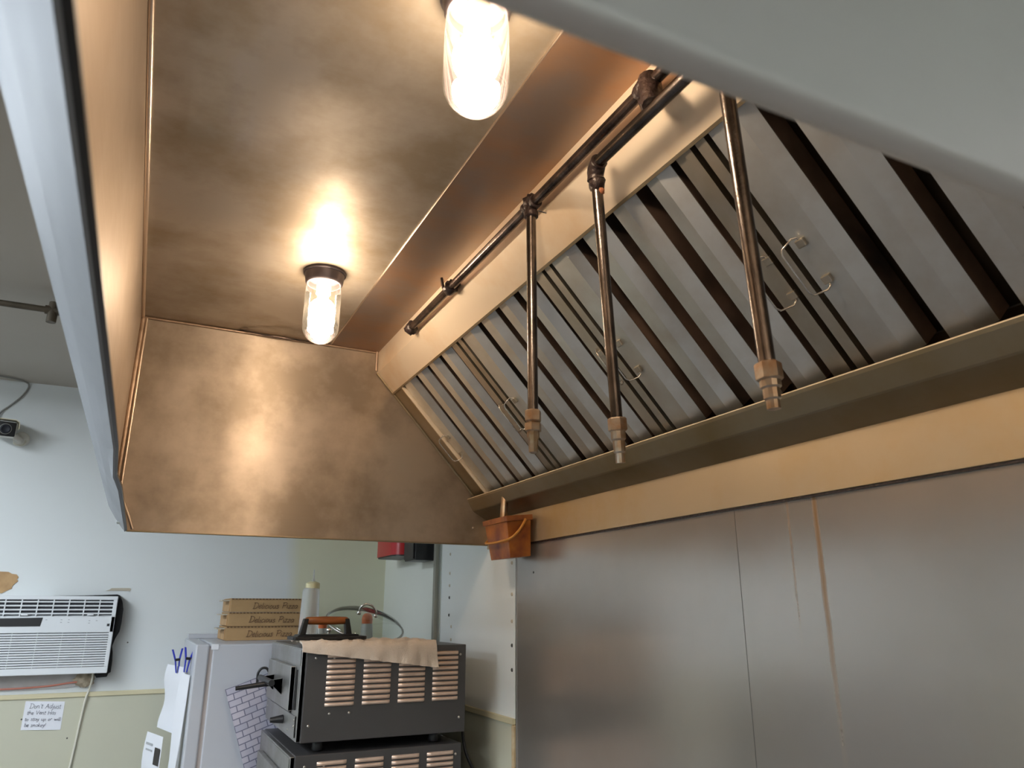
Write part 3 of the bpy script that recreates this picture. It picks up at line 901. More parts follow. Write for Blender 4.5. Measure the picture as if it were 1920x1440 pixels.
# strap that holds the manifold to the drop face
obj('strap', MB().box(MX - .006, .629, 1.575, 1.60, MZ + .008, MZ + .013), M['gunk'], pw)
obj('strap_bolt', MB().tube([(MX - .012, 1.60, MZ + .002), (MX - .016, 1.605, MZ + .032)], .004, 7), M['gunk'], pw, smooth=60)
obj('second_pipe', MB().tube([(PX, .42, PZ), (PX, .905, PZ)], PR, 14), M['iron_bare'], pw, smooth=60)
# coupling between the two runs
obj('coupling', MB().tube([(MX, .755, MZ + .012), (MX - .001, .752, MZ - .01), (PX, .745, PZ + .008)], [.017, .019, .016], 12), M['gunk'], pw, smooth=50)
lump((MX, .765, MZ), .020, 8, M['gunk'], pw, seed=11)
lump((PX, .755, PZ + .022), .016, 8, M['gunk'], pw, seed=12)
# drop from the tee
def tee(y, x, z, mat):
    mb = MB().lathe([(.0125, -.022), (.0145, -.020), (.0145, -.014), (.0125, -.012), (.0125, .012), (.0145, .014), (.0145, .020), (.0125, .022)], (x, y, z), 14, axis=(0, 1, 0))
    mb.lathe([(.0125, 0), (.0125, .014), (.0145, .016), (.0145, .026), (.012, .028)], (x, y, z), 14, axis=(0, 0, -1))
    return obj('tee_fitting', mb, mat, pw, smooth=40)
tee(1.147, MX, MZ, M['gunk'])
lump((MX, 1.147, MZ + .006), .017, 8, M['gunk'], pw, seed=3)
obj('cable_tie', MB().tube([(MX + .012, 1.14, MZ - .012), (MX + .028, 1.135, MZ - .016), (MX + .034, 1.13, MZ - .012)], .0015, 5), M['gunk'], pw, smooth=60)
def nozzle(top, axis, kind, k=1.0):
    a = Vector(axis).normalized()
    t = Vector(top)
    nz = obj('nozzle', MB().lathe([(.0105, 0), (.0115, .003), (.0115, .030), (.0095, .034), (.0085, .050), (.0080, .058), (.005, .060), (0, .060)] if kind else
                                  [(.0110, 0), (.0120, .002 * k), (.0120, .014 * k), (.0098, .017 * k), (.0098, .034 * k), (.0078, .037 * k), (.0078, .052 * k), (0, .052 * k)], t + a * .016, 8 if kind else 12, axis=a), M['nozzle'], pw, smooth=25)
    hexfit(tuple(t - a * .004), a, .0155, .022, parent=nz)
    if kind:
        hexfit(tuple(t + a * .020), a, .0160, .016, mat=M['nozzle'], parent=nz)
    return nz
d1 = Vector((MX, 1.147, MZ - .025)); e1 = Vector((MX + .002, 1.150, .340))
obj('drop_pipe', MB().tube([d1, (d1 + e1) / 2, e1], .0097, 14), M['iron_bare'], pw, smooth=60)
nozzle(e1 + Vector((0, 0, .004)), e1 - d1, 1)
# elbow drop
def elbow(y, x, z, dirn, mat):
    """90 degree elbow from along the pipe down into the drop"""
    pts = []
    for i in range(7):
        a = math.pi / 2 * i / 6
        c = Vector((x, y, z))
        pts.append(c + Vector((0, .022 * math.sin(a), -.022 * (1 - math.cos(a)))) * 1 + Vector((dirn[0], dirn[1], 0)) * (a * .004))
    mb = MB().tube(pts, [.0145, .0138, .0145, .0148, .0145, .0138, .0150], 14)
    return obj('elbow_fitting', mb, mat, pw, smooth=50)
elbow(.893, PX, PZ, (1, 0), M['gunk'])
d2 = Vector((PX + .008, .916, PZ - .020)); e2 = Vector((.650, .947, .288))
obj('drop_pipe', MB().tube([d2, (d2 + e2) / 2, e2], .0095, 14), M['iron_bare'], pw, smooth=60)
nozzle(e2, e2 - d2, 0)
lump(d2 + Vector((-.002, -.010, .031)), .0085, 8, M['rust_orange'], pw, seed=5)
lump(d2 + Vector((.005, -.006, -.024)), .0060, 8, M['rust_orange'], pw, seed=6)
lump(d2 + Vector((.0, .0, -.006)), .0160, 8, M['gunk'], pw, seed=7)
# near drop
elbow(.575, PX, PZ, (0, 0), M['gunk'])
d3 = Vector((.601, .598, PZ - .02)); e3 = Vector((.618, .592, .262))
obj('drop_pipe', MB().tube([d3, (d3 + e3) / 2, e3], .0098, 14), M['iron_bare'], pw, smooth=60)
nozzle(e3 + Vector((0, 0, .006)), e3 - d3, 0, .68)

# ------------------------------------------------------------------ grease cup
gc = thing('grease_cup', 'small square orange grease bucket hung under the hood gutter', 'bucket', (.99, 2.03, .145))
gx0, gx1, gy0, gy1 = .940, 1.020, 1.955, 2.115
CUP = Matrix.Translation((.98, 2.03, .262)) @ Matrix.Rotation(R(-6), 4, 'Y') @ Matrix.Translation((-.98, -2.03, -.262))
def taper(z, k):
    cx_, cy_ = (gx0 + gx1) / 2, (gy0 + gy1) / 2
    hx, hy = (gx1 - gx0) / 2 * k, (gy1 - gy0) / 2 * k
    return [(cx_ - hx, cy_ - hy, z), (cx_ + hx, cy_ - hy, z), (cx_ + hx, cy_ + hy, z), (cx_ - hx, cy_ + hy, z)]
q = taper(.146, .84) + taper(.262, 1.0) + taper(.262, .94) + taper(.150, .79)
obj('body', MB().add(q, [(3, 2, 1, 0), (0, 1, 5, 4), (1, 2, 6, 5), (2, 3, 7, 6), (3, 0, 4, 7), (4, 5, 9, 8), (5, 6, 10, 9), (6, 7, 11, 10), (7, 4, 8, 11), (8, 9, 13, 12), (9, 10, 14, 13), (10, 11, 15, 14), (11, 8, 12, 15), (12, 13, 14, 15)]).move(CUP), M['orange_cup'], gc, bevel=.002)
q = taper(.250, 1.075) + taper(.266, 1.085) + taper(.266, .96) + taper(.250, .96)
obj('rim', MB().add(q, [(0, 1, 5, 4), (1, 2, 6, 5), (2, 3, 7, 6), (3, 0, 4, 7), (4, 5, 9, 8), (5, 6, 10, 9), (6, 7, 11, 10), (7, 4, 8, 11), (8, 9, 13, 12), (9, 10, 14, 13), (10, 11, 15, 14), (11, 8, 12, 15), (0, 12, 13, 1), (1, 13, 14, 2), (2, 14, 15, 3), (3, 15, 12, 0)]).move(CUP), M['orange_rim'], gc, bevel=.0015)
hp = [(.997, gy0 - .006, .252), (.993, gy0 - .010, .247), (.975, gy0 - .012, .226), (.955, gy0 - .010, .208), (.942, gy0 - .004, .200), (.934, gy0 + .020, .1965), (.933, 2.03, .195),
      (.934, gy1 - .020, .1965), (.942, gy1 + .004, .200), (.955, gy1 + .010, .208), (.975, gy1 + .012, .226), (.993, gy1 + .010, .247), (.997, gy1 + .006, .252)]
obj('handle', MB().tube(smooth_line([Vector(p) for p in hp], 3), .0038, 8).move(CUP), M['orange_handle'], gc, smooth=60)

# ------------------------------------------------------------------ things on the far wall
YW = YF - .006
ac = thing('air_conditioner', 'white window air conditioner set in the far wall', 'air conditioner', (-.30, YF - .04, -.236))
ax0, ax1, ay = -.560, -.067, YF - .080
obj('case', MB().box(ax0, ax1, ay + .012, YF - .004, -.236, .050), M['ac_white'], ac, bevel=.006)
obj('top_recess', MB().box(ax0 + .02, ax1 - .014, ay + .009, ay + .012, -.022, .036), M['ac_dark'], ac)
fr = MB()
fr.box(ax0, ax1, ay, ay + .012, .036, .050); fr.box(ax0, ax1, ay, ay + .012, -.086, -.026)
fr.box(ax0, ax1, ay, ay + .012, -.236, -.212)
fr.box(ax1 - .014, ax1, ay, ay + .012, -.212, .036); fr.box(ax0, ax0 + .02, ay, ay + .012, -.212, .036)
obj('front_frame', fr, M['ac_white'], ac, bevel=.002, fix=False)
obj('lower_recess', MB().box(ax0 + .02, ax1 - .014, ay + .009, ay + .012, -.212, -.086), M['ac_dark'], ac)
b0 = obj('grille_bar', MB().prism([(ay + .001, .0255), (ay + .001, .0300), (ay + .010, .0315), (ay + .010, .0265)], 'x', ax0 + .02, ax1 - .014), M['ac_white'], ac)
for i in range(1, 4): clone(b0, (0, 0, -.0145 * i))
v0 = obj('grille_divider', MB().box(-.130, -.126, ay + .002, ay + .010, -.026, .036), M['ac_white'], ac)
for i in range(1, 8): clone(v0, (-.0525 * i, 0, 0))
for x in (-.155, -.375):
    obj('vane_tab', MB().prism([(x - .012, -.022), (x + .012, -.022), (x + .008, -.014), (x - .008, -.014)], 'y', ay - .002, ay + .004), M['ac_white'], ac)
l0 = obj('louver', MB().prism([(ay + .001, -.0945), (ay + .001, -.0895), (ay + .009, -.0880), (ay + .009, -.0935)], 'x', ax0 + .02, ax1 - .014), M['ac_white'], ac)
for i in range(1, 14): clone(l0, (0, 0, -.00885 * i))
w0 = obj('louver_divider', MB().box(-.1585, -.1565, ay + .003, ay + .010, -.212, -.086), M['ac_white'], ac)
for i in range(1, 5): clone(w0, (-.082 * i, 0, 0))
obj('display', MB().prism([(-.452, -.032), (-.312, -.030), (-.317, -.062), (-.455, -.062)], 'y', ay - .001, ay + .002), M['black'], ac)
obj('badge', MB().box(-.093, -.082, ay - .0005, ay + .002, -.064, -.053), M['grey_mark'], ac)
obj('badge_mark', MB().box(-.0915, -.0835, ay - .0009, ay + .002, -.0625, -.0545), M['black'], ac)
for x, z in ((-.300, -.038), (-.250, -.038), (-.225, -.038), (-.250, -.048), (-.225, -.048), (-.155, -.042), (-.130, -.042), (-.155, -.051)):
    obj('button_mark', MB().box(x - .003, x + .003, ay - .0004, ay + .001, z - .0012, z + .0012), M['grey_mark'], ac)
fo = [(-.30, .0505), (-.18, .053), (-.11, .056), (-.072, .058), (-.062, .054), (-.050, .030), (-.043, .000), (-.0425, -.050), (-.045, -.085), (-.057, -.112), (-.064, -.140), (-.0585, -.165), (-.0555, -.195), (-.0555, -.236), (-.062, -.240), (-.066, -.252), (-.102, -.254), (-.112, -.238), (-.112, -.2365), (-.0665, -.2365), (-.0665, .0503)]
tag(obj('foam_filler', MB().prism(fo, 'y', YF - .052, YF - .001), M['foam']), 'black foam stuffed around the right side of the air conditioner', 'foam')
# plaster, foam and wire below the unit
pp = [(-.60, -.238), (-.135, -.238), (-.128, -.262), (-.140, -.282), (-.20, -.290), (-.34, -.293), (-.60, -.292)]
tag(obj('plaster_patch', MB().prism(pp, 'y', YF - .007, YF - .0005), M['plaster']), 'rough grey plaster patch under the air conditioner', 'patch')
blob = MB()
def bl(u, v):
    a, b = 2 * math.pi * u, math.pi * v
    k = 1 + .18 * math.sin(5 * a + 3 * b) + .12 * math.sin(9 * b + 2 * a)
    return Vector((-.142 + .034 * k * math.sin(b) * math.cos(a), YF - .012 + .012 * math.sin(b) * math.sin(a), -.262 + .024 * k * math.cos(b)))
blob.grid(bl, 20, 12)
tag(obj('spray_foam', blob, M['tan_foam'], smooth=70), 'tan lump of spray foam under the air conditioner corner', 'foam')
tag(obj('pink_wire', MB().tube(smooth_line([Vector(p) for p in [(-.60, YW - .004, -.292), (-.44, YW - .004, -.287), (-.36, YW - .004, -.286), (-.26, YW - .004, -.281), (-.20, YW - .006, -.273), (-.165, YW - .008, -.270)]]), .0032, 8), M['pink_wire'], smooth=60), 'pinkish wire running under the air conditioner', 'wire')
cp = [(-.115, YF - .045, -.236), (-.116, YF - .030, -.265), (-.121, YF - .016, -.300), (-.128, YF - .016, -.330), (-.134, YF - .012, -.40), (-.142, YF - .012, -.52), (-.150, YF - .012, -.66), (-.15, YF - .012, -.9)]
tag(obj('power_cord', MB().tube(smooth_line([Vector(p) for p in cp]), .0038, 8), M['cream_cord'], smooth=60), 'cream power cord hanging from the air conditioner over the wainscot', 'cord')
# torn brown paper and tape left on the wall
tp = [(-.60, .055), (-.60, .145), (-.500, .141), (-.462, .140), (-.450, .133), (-.434, .131), (-.425, .120), (-.430, .112), (-.424, .106), (-.434, .096), (-.442, .084), (-.440, .078), (-.455, .070), (-.470, .060)]
tag(obj('torn_paper', MB().prism(tp, 'y', YF - .0025, YF - .0003), M['kraft_torn']), 'torn brown paper stuck on the wall above the air conditioner', 'paper')
tp = [(-.118, .072), (-.104, .077), (-.098, .083), (-.060, .084), (-.030, .084), (-.026, .081), (-.029, .072), (-.060, .073)]
tag(obj('tape_scrap', MB().prism(tp, 'y', YF - .002, YF - .0003), M['tape_tan']), 'tan scrap of tape on the wall right of the air conditioner', 'tape')
# handwritten note
nt = thing('handwritten_note', 'white handwritten paper note on the yellow wainscot below the air conditioner', 'note', (-.26, YW, -.44))
obj('sheet', MB().grid(lambda u, v: (-.327 + .130 * u - .004 * (1 - v) * (1 - u) * 0, YW - .0012 - .002 * math.sin(3.1 * u) * (1 - v), -.432 + .100 * v - .007 * u), 8, 4, th=.0004), M['paper'], nt)
tilt = Vector((1, 0, -.05)).normalized()
for i, (tx, x0, wd, h) in enumerate((("Don't Adjust", -.311, .104, .0165), ('the Vent Has', -.316, .095, .0135), ('to stay up or will', -.320, .118, .0125), ('be smokey!', -.318, .070, .0135))):
    obj('writing', lettering(tx, (x0, YW - .0032, -.357 - .0215 * i - .004 * (x0 + .327)), tilt, (0, 0, 1), h, wd, .0011, (0, -.0006, 0), slant=.12, jitter=.08), M['pen'], nt, fix=False)
# small nail heads and scuffs on the far wall
for x, z in ((-.010, -.128), (-.33, -.395), (-.17, -.47), (-.41, .0)):
    obj('nail_head', MB().lathe([(.003, 0), (.003, .001), (0, .002)], (x, YF if z > -.31 else YW, z), 8, axis=(0, -1, 0)), M['dark_hole'], wall_far, smooth=40)
# security camera
sc = thing('security_camera', 'white bullet security camera on the far wall under the ceiling', 'security camera', (-.545, YF, .66))
q = Matrix.Translation((-.548, YF - .125, .676)) @ Matrix.Rotation(R(10), 4, 'Z') @ Matrix.Rotation(R(8), 4, 'X')
def at(mb): return mb.move(q)
obj('body', at(MB().box(-.036, .036, -.01, .10, -.030, .030)), M['cam_white'], sc, bevel=.010, seg=3, smooth=40)
obj('sun_shade', at(MB().sheet([(-.042, .006), (-.040, .030), (-.030, .037), (.030, .037), (.040, .030), (.042, .006)], 'y', -.022, .095, .003)), M['cam_cream'], sc)
obj('front_plate', at(MB().box(-.034, .034, -.016, -.008, -.028, .028)), M['black'], sc, bevel=.007, seg=3, smooth=40)
obj('lens', at(MB().lathe([(.018, 0), (.018, .004), (.014, .006), (.012, .004), (0, .002)], (0, -.015, 0), 20, axis=(0, -1, 0))), M['ac_dark'], sc, smooth=40)
obj('lens_ring', at(MB().lathe([(.020, 0), (.021, .003), (.019, .004), (.0185, 0)], (0, -.0155, 0), 24, axis=(0, -1, 0), close_ends=False)), M['grey_cable'], sc, smooth=60)
obj('bracket', MB().tube([(-.53, YF - .03, .672), (-.515, YF - .02, .660), (-.508, YF - .008, .658)], .012, 10), M['cam_white'], sc, smooth=50)
obj('mount_plate', MB().lathe([(.030, 0), (.030, .006), (.026, .010), (0, .010)], (-.506, YF, .664), 24, axis=(0, -1, 0)), M['cam_white'], sc, smooth=40)
obj('pigtail', MB().tube(smooth_line([Vector(p) for p in [(-.525, YF - .04, .640), (-.515, YF - .05, .632), (-.498, YF - .03, .634), (-.490, YF - .012, .650), (-.492, YF - .006, .668)]]), .003, 7), M['cream_cord'], sc, smooth=60)
wp = [(-.74, 3.36, .898), (-.66, 3.42, .898), (-.60, 3.44, .898), (-.55, 3.47, .899), (-.522, 3.50, .898), (-.517, YF - .006, .890), (-.520, YF - .006, .870), (-.538, YF - .006, .835), (-.57, YF - .006, .795), (-.592, YF - .008, .770), (-.600, YF - .015, .745), (-.600, YF - .03, .735), (-.596, YF - .04, .724)]
tag(obj('camera_cable', MB().tube(smooth_line([Vector(p) for p in wp]), .0035, 8), M['grey_cable'], smooth=60), 'thin grey cable looping from the ceiling to the security camera', 'cable')
# sprinkler pipe under the ceiling
sp_ = thing('sprinkler_pipe', 'brown pipe with a tee fixed under the ceiling left of the hood', 'pipe', (-.9, 2.5, .85))
obj('run', MB().tube([(XL, 2.45, .860), (-.115, 2.45, .860)], .0095, 12), M['pipe_brown'], sp_, smooth=60)
obj('tee', MB().tube([(-.338, 2.45, .885), (-.338, 2.45, .822)], .0135, 12), M['pipe_brown'], sp_, smooth=50)
obj('collar', MB().tube([(-.358, 2.45, .860), (-.318, 2.45, .860)], .0135, 12), M['pipe_brown'], sp_, smooth=50)
obj('hanger', MB().tube([(-1.2, 2.45, .86), (-1.2, 2.45, ZC)], .004, 8), M['pipe_brown'], sp_, smooth=50)

# ------------------------------------------------------------------ red housing and black box on the right wall
rh = thing('red_housing', 'red rounded metal housing on the right wall below the hood end', 'housing', (.985, 3.16, .212))
def rounded(x0, x1, y0, y1, r, n=6):
    pts = []
    for cx_, cy_, a0 in ((x1 - .002, y0 + .002, -90), (x1 - .002, y1 - .002, 0), (x0 + r, y1 - r, 90), (x0 + r, y0 + r, 180)):
        rr = r if cx_ < x1 - .003 else .002
        for i in range(n + 1):
            a = R(a0 + 90 * i / n)
            pts.append((cx_ + rr * math.cos(a), cy_ + rr * math.sin(a)))
    return pts
obj('shell', MB().prism(rounded(.930, XW - .001, 3.00, 3.30, .055), 'z', .218, .40), M['red'], rh, smooth=40)
obj('rim_band', MB().prism(rounded(.926, XW - .001, 2.996, 3.304, .058), 'z', .288, .300), M['red'], rh, smooth=40)
obj('underside', MB().prism(rounded(.934, XW - .001, 3.004, 3.296, .053), 'z', .213, .218), M['black'], rh, smooth=40)
bb = thing('black_wall_box', 'black box on the right wall between red housing and aluminium channel', 'box', (1.0, 2.86, .185))
obj('case', MB().box(.965, XW - .001, 2.835, 2.97, .186, .37), M['black'], bb, bevel=.003)
obj('cover', MB().box(.958, .965, 2.845, 2.96, .192, .36), M['black'], bb, bevel=.002)

# ------------------------------------------------------------------ work table carrying the ovens
tb = thing('steel_work_table', 'stainless work table under the stacked ovens', 'table', (.68, 2.45, ZF))
obj('top', MB().box(.36, 1.03, 2.12, 2.76, -.685, -.645), M['table'], tb, bevel=.004)
for x in (.40, .99):
    for y in (2.16, 2.72):
        obj('leg', MB().tube([(x, y, ZF), (x, y, -.685)], .02, 12), M['table'], tb, smooth=60)
obj('shelf', MB().box(.38, 1.01, 2.14, 2.74, -1.30, -1.28), M['table'], tb)

# ------------------------------------------------------------------ stacked countertop ovens
def oven(dx, ztop, label, skew=0.0):
    """door faces the room (-x), the louvered side faces the viewer (-y)"""
    t = thing('countertop_oven', label, 'oven', (.68 + dx, 2.46, ztop - .27), 'stacked countertop ovens')
    x0, x1, y0, y1 = .432 + dx, .922 + dx, 2.20, 2.73
    z0, z1 = ztop - .243, ztop
    obj('cabinet', MB().box(x0 + .012, x1, y0, y1, z0, z1), M['oven'], t, bevel=.002)
    obj('front_frame', MB().box(x0, x0 + .012, y0 + .004, y1 - .004, z0 + .003, z1 - .002), M['oven_front'], t, bevel=.0015)
    obj('top_strip', MB().box(x0 - .002, x0 + .002, y0 + .012, y1 - .03, z1 - .048, z1 - .006), M['oven_front'], t, bevel=.001)
    d = obj('door', MB().box(x0 - .016, x0 - .001, y0 + .07, y1 - .07, z0 + .075, z1 - .052), M['oven_front'], t, bevel=.002)
    obj('door_slot', MB().prism([(y0 + .040, z1 - .06), (y0 + .048, z1 - .06), (y0 + .062, z0 + .080), (y0 + .036, z0 + .080)], 'x', x0 - .004, x0 + .001), M['black'], t)
    # handle: two brackets and a dark bar sticking out to the room
    hz = z1 - .108
    for yy in (y0 + .19, y1 - .19):
        obj('bracket', MB().prism([(x0 - .014, hz - .030), (x0 - .014, hz + .016), (x0 - .048, hz + .012), (x0 - .048, hz + .002)], 'y', yy - .006, yy + .006), M['oven_front'], d)
    obj('handle', MB().tube([(x0 - .050, y0 + .16, hz + .006), (x0 - .052, y1 - .16, hz + .006)], .009, 12), M['black'], d, smooth=60)
    obj('lever', MB().tube([(x0 - .004, y0 + .235, hz), (x0 - .06, y0 + .235, hz - .002), (x0 - .138, y0 + .245, hz - .012)], [.008, .0075, .006], 10), M['black'], d, smooth=60)
    obj('control_panel', MB().box(x0 - .004, x0 + .001, y0 + .02, y1 - .02, z0 + .012, z0 + .066), M['oven_front'], t, bevel=.001)
    obj('knob', MB().tube([(x0 - .004, y0 + .19, z0 + .040), (x0 - .040, y0 + .195, z0 + .038)], [.012, .007], 12), M['black'], t, smooth=50)
    obj('seam_line', MB().box(x0 - .0045, x0 + .001, y0 + .10, y1 - .1, z0 + .067, z0 + .071), M['black'], t)
    s0 = obj('screw', MB().lathe([(.0036, 0), (.0034, .0014), (.002, .0026), (0, .003)], (x0 + .030, y0, z0 + .042), 10, axis=(0, -1, 0)), M['screw'], t, smooth=40)
    for sx, sz in ((.038, .215), (.090, .215), (.085, .070), (.140, .070), (.472, .215), (.470, .040)):
        clone(s0, (x0 + sx - (x0 + .030), 0, sz - .042))
    for yy, zz in ((y0 + .03, z0 + .055), (y0 + .03, z0 + .040), (y1 - .05, z0 + .06), (y1 - .05, z0 + .045), (y0 + .11, z0 + .022)):
        obj('screw', MB().lathe([(.0036, 0), (.0034, .0014), (.002, .0026), (0, .003)], (x0 - .0035, yy, zz), 10, axis=(-1, 0, 0)), M['screw'], t, smooth=40)
    # pressed louvers: four banks of ten
    lw, lh = .082, .0106
    lm = MB()
    def lf(u, v):
        a = math.pi * v
        ex = min(1.0, math.sin(math.pi * min(max(u, .0001), .9999)) * 3.2)
        return (x0 + .070 + lw * u, y0 + .0005 - .0085 * math.sin(a) * ex ** .6, z0 + .088 + lh * (1 - math.cos(a)) / 2 + (0 if v < .5 else 0))
    lm.grid(lf, 12, 6)
    l0 = obj('louver', lm, M['louver'], t, smooth=70, fix=False)
    for bank in range(4):
        for row in range(10):
            if bank or row:
                clone(l0, (bank * .1045, 0, row * .0141))
    foot = obj('foot', MB().lathe([(.014, 0), (.016, .004), (.013, .024), (.011, .027)], (x0 + .07, y0 + .05, z0 - .027), 12), M['black'], t, smooth=40)
    for fx, fy in ((.34, 0), (0, .42), (.34, .42)):
        clone(foot, (fx, fy, 0))
    return t
oven(0, -.102, 'upper dark grey countertop oven with the towel on top')
oven(-.010, -.375, 'lower dark grey countertop oven cut off by the picture bottom')
cd = [(.925, 2.40, -.20), (.955, 2.36, -.24), (.965, 2.33, -.31), (.958, 2.30, -.37), (.962, 2.28, -.42), (.985, 2.27, -.47), (1.01, 2.27, -.52), (1.02, 2.28, -.60), (1.02, 2.30, -.643)]
tag(obj('oven_cord', MB().tube(smooth_line([Vector(p) for p in cd]), .0048, 8), M['black'], smooth=60), 'black power cord hanging behind the ovens beside the wall', 'cord')

# towel folded on the oven and hanging over its louvered side
OT = -.102
def towel(u, v):
    x = .428 + .392 * u
    wob = .0045 * math.sin(23 * u + 6 * v) + .003 * math.sin(51 * u + 9 * v) + .002 * math.sin(83 * u - 14 * v)
    drop = .010 + .052 * u
    top = .16
    L_ = top + .012 + drop
    s = v * L_
    if s < top:
        return (x, 2.196 + top - s, OT + .0075 + abs(wob) * .8 + .003 * (1 - u))
    if s < top + .012:
        k = (s - top) / .012
        a = k * math.pi / 2
        return (x, 2.196 - .008 * math.sin(a) , OT + .0075 - .008 * (1 - math.cos(a)) + abs(wob) * (1 - k))
    t = s - top - .012
    flare = t / .06
    return (x + .006 * flare * u, 2.188 - .002 + wob * 1.2 * flare - .004 * flare, OT - .0005 - t)
tw = thing('beige_towel', 'beige cloth towel draped over the upper oven edge', 'towel', (.63, 2.25, OT))
obj('cloth', MB().grid(towel, 48, 26, th=.005), M['towel'], tw, smooth=80)
obj('hem', MB().tube([Vector(towel(u / 24, .965)) + Vector((0, -.0012, 0)) for u in range(25)], .0016, 6), M['towel'], tw, smooth=80)

# cast iron press with wooden grip
PZ0 = OT + .0185
gp = thing('grill_press', 'cast iron grill press with wooden handle on the towel', 'grill press', (.51, 2.28, PZ0))
obj('plate', MB().prism([(.410, 2.24), (.415, 2.23), (.612, 2.23), (.622, 2.24), (.622, 2.335), (.612, 2.345), (.42, 2.345), (.410, 2.335)], 'z', PZ0, PZ0 + .009), M['cast_iron'], gp, bevel=.002)
obj('plate_flange', MB().prism([(.423, PZ0 + .008), (.605, PZ0 + .008), (.600, PZ0 + .014), (.430, PZ0 + .014)], 'y', 2.255, 2.32), M['cast_iron'], gp)
for xa, xb in ((.443, .452), (.578, .571)):
    s_ = 1 if xb > xa else -1
    obj('upright', MB().prism([(xa - .009, PZ0 + .012), (xa + .009, PZ0 + .012), (xb + .006, PZ0 + .058), (xb - .007, PZ0 + .058)], 'y', 2.276, 2.300), M['cast_iron'], gp, bevel=.002)
gr = [(0, 0), (.0085, .0), (.0105, .006), (.0112, .03), (.0118, .062), (.0112, .094), (.0105, .118), (.0085, .124), (0, .124)]
obj('grip', MB().lathe(gr, (.450, 2.288, PZ0 + .052), 18, axis=(1, 0, 0)), M['wood'], gp, smooth=50)

# squeeze bottle
qb = thing('squeeze_bottle', 'milky white squeeze bottle with yellowed cap behind the press', 'bottle', (.527, 2.62, OT))
obj('body', MB().lathe([(0, 0), (.031, 0), (.033, .004), (.032, .05), (.0295, .12), (.028, .160), (.026, .168), (.020, .172), (0, .172)], (.527, 2.62, OT), 28), M['bottle'], qb, smooth=40)
obj('cap', MB().lathe([(0, .170), (.0235, .170), (.0235, .186), (.020, .189), (.008, .193), (0, .193)], (.531, 2.62, OT), 24), M['bottle_cap'], qb, smooth=40)
obj('spout', MB().lathe([(.006, .190), (.0035, .205), (.0022, .232), (0, .233)], (.532, 2.62, OT), 14), M['bottle'], qb, smooth=60)

# glass lids and the orange capped shakers behind them
def lid(name, label, c, r, dome, tilt_x, tilt_y, knob):
    t = thing(name, label, 'lid', c, 'glass lids on the oven')
    Mx = Matrix.Translation(c) @ Matrix.Rotation(tilt_y, 4, 'Y') @ Matrix.Rotation(tilt_x, 4, 'X')
    prof = [(r * math.sin(i / 10 * math.pi / 2), dome * math.cos(i / 10 * math.pi / 2)) for i in range(11)]
    obj('glass', MB().lathe(prof, (0, 0, 0), 40).move(Mx) if False else MB().lathe(prof, (0, 0, 0), 40, close_ends=False).move(Mx), M['clear'], t, smooth=80)
    ring = [(r * math.cos(2 * math.pi * i / 48), r * math.sin(2 * math.pi * i / 48), 0) for i in range(49)]
    obj('rim', MB().tube(ring, .0038 if r > .1 else .003, 8, cap=False).move(Mx), M['lid_rim'], t, smooth=60)
    if knob == 'loop':
        pth = [(-.030, 0, dome * .98 - .002), (-.029, -.001, dome + .018), (-.016, -.004, dome + .032), (.006, -.008, dome + .030), (.022, -.010, dome + .014), (.024, -.010, dome - .002)]
        obj('loop_handle', MB().tube(smooth_line([Vector(p) for p in pth]), .0034, 9).move(Mx), M['chrome'], t, smooth=60)
        for p in (pth[0], pth[-1]):
            obj('stud', MB().lathe([(.007, -.004), (.008, 0), (.006, .005), (0, .006)], (p[0], p[1], dome * .97), 12).move(Mx), M['chrome'], t, smooth=50)
    else:
        obj('knob', MB().lathe([(.004, 0), (.004, .006), (.009, .010), (.009, .014), (.005, .018), (0, .019)], (0, 0, dome), 14).move(Mx), M['chrome'], t, smooth=50)
    return t
lid('pot_lid', 'large clear glass lid with wire loop handle on the oven', (.690, 2.515, OT + .054), .128, .038, R(22), R(6), 'loop')
lid('small_lid', 'small clear glass lid with metal knob behind the press handle', (.548, 2.41, OT + .010), .048, .020, R(5), 0, 'knob')
for x, y, h, lb in ((.585, 2.69, .046, 'orange capped shaker jar peeking over the press handle'), (.745, 2.69, .060, 'orange capped shaker jar seen through the large glass lid')):
    t = thing('shaker_jar', lb, 'jar', (x, y, OT), 'orange capped jars on the oven')
    obj('body', MB().lathe([(0, 0), (.021, 0), (.022, .003), (.020, h - .012), (.016, h), (0, h)], (x, y, OT), 20), M['clear_jar'], t, smooth=40)
    obj('cap', MB().lathe([(.0185, h - .006), (.0190, h + .010), (.0165, h + .022), (.010, h + .028), (0, h + .030)], (x, y, OT), 20), M['orange_cap'], t, smooth=50)

# ------------------------------------------------------------------ fridge
FZ = -.113
fx0, fx1, fy0, fy1 = .252, .93, 2.785, 3.43
fg = thing('white_fridge', 'white upright fridge behind the ovens with papers on its door', 'fridge', (.56, 3.1, ZF))
obj('cabinet', MB().box(fx0, fx1, fy0, fy1, ZF + .03, FZ), M['fridge'], fg, bevel=.004)
dr = obj('door', MB().box(.198, .240, fy0 + .002, fy1, ZF + .05, FZ + .001), M['fridge'], fg, bevel=.005)
obj('gasket', MB().box(.240, fx0, fy0 + .010, fy1 - .01, ZF + .06, FZ - .010), M['gasket'], fg)
obj('hinge_cover', MB().box(.205, .330, fy1 - .055, fy1 - .005, FZ, FZ + .018), M['fridge'], fg, bevel=.003)
obj('tape_corner', MB().box(.246, .268, fy0 - .0012, fy0 + .02, FZ - .016, FZ + .0012), M['paper'], fg)
for x in (.30, .88):
    for y in (fy0 + .05, fy1 - .05):
        obj('foot', MB().tube([(x, y, ZF), (x, y, ZF + .031)], .018, 10), M['black'], fg)
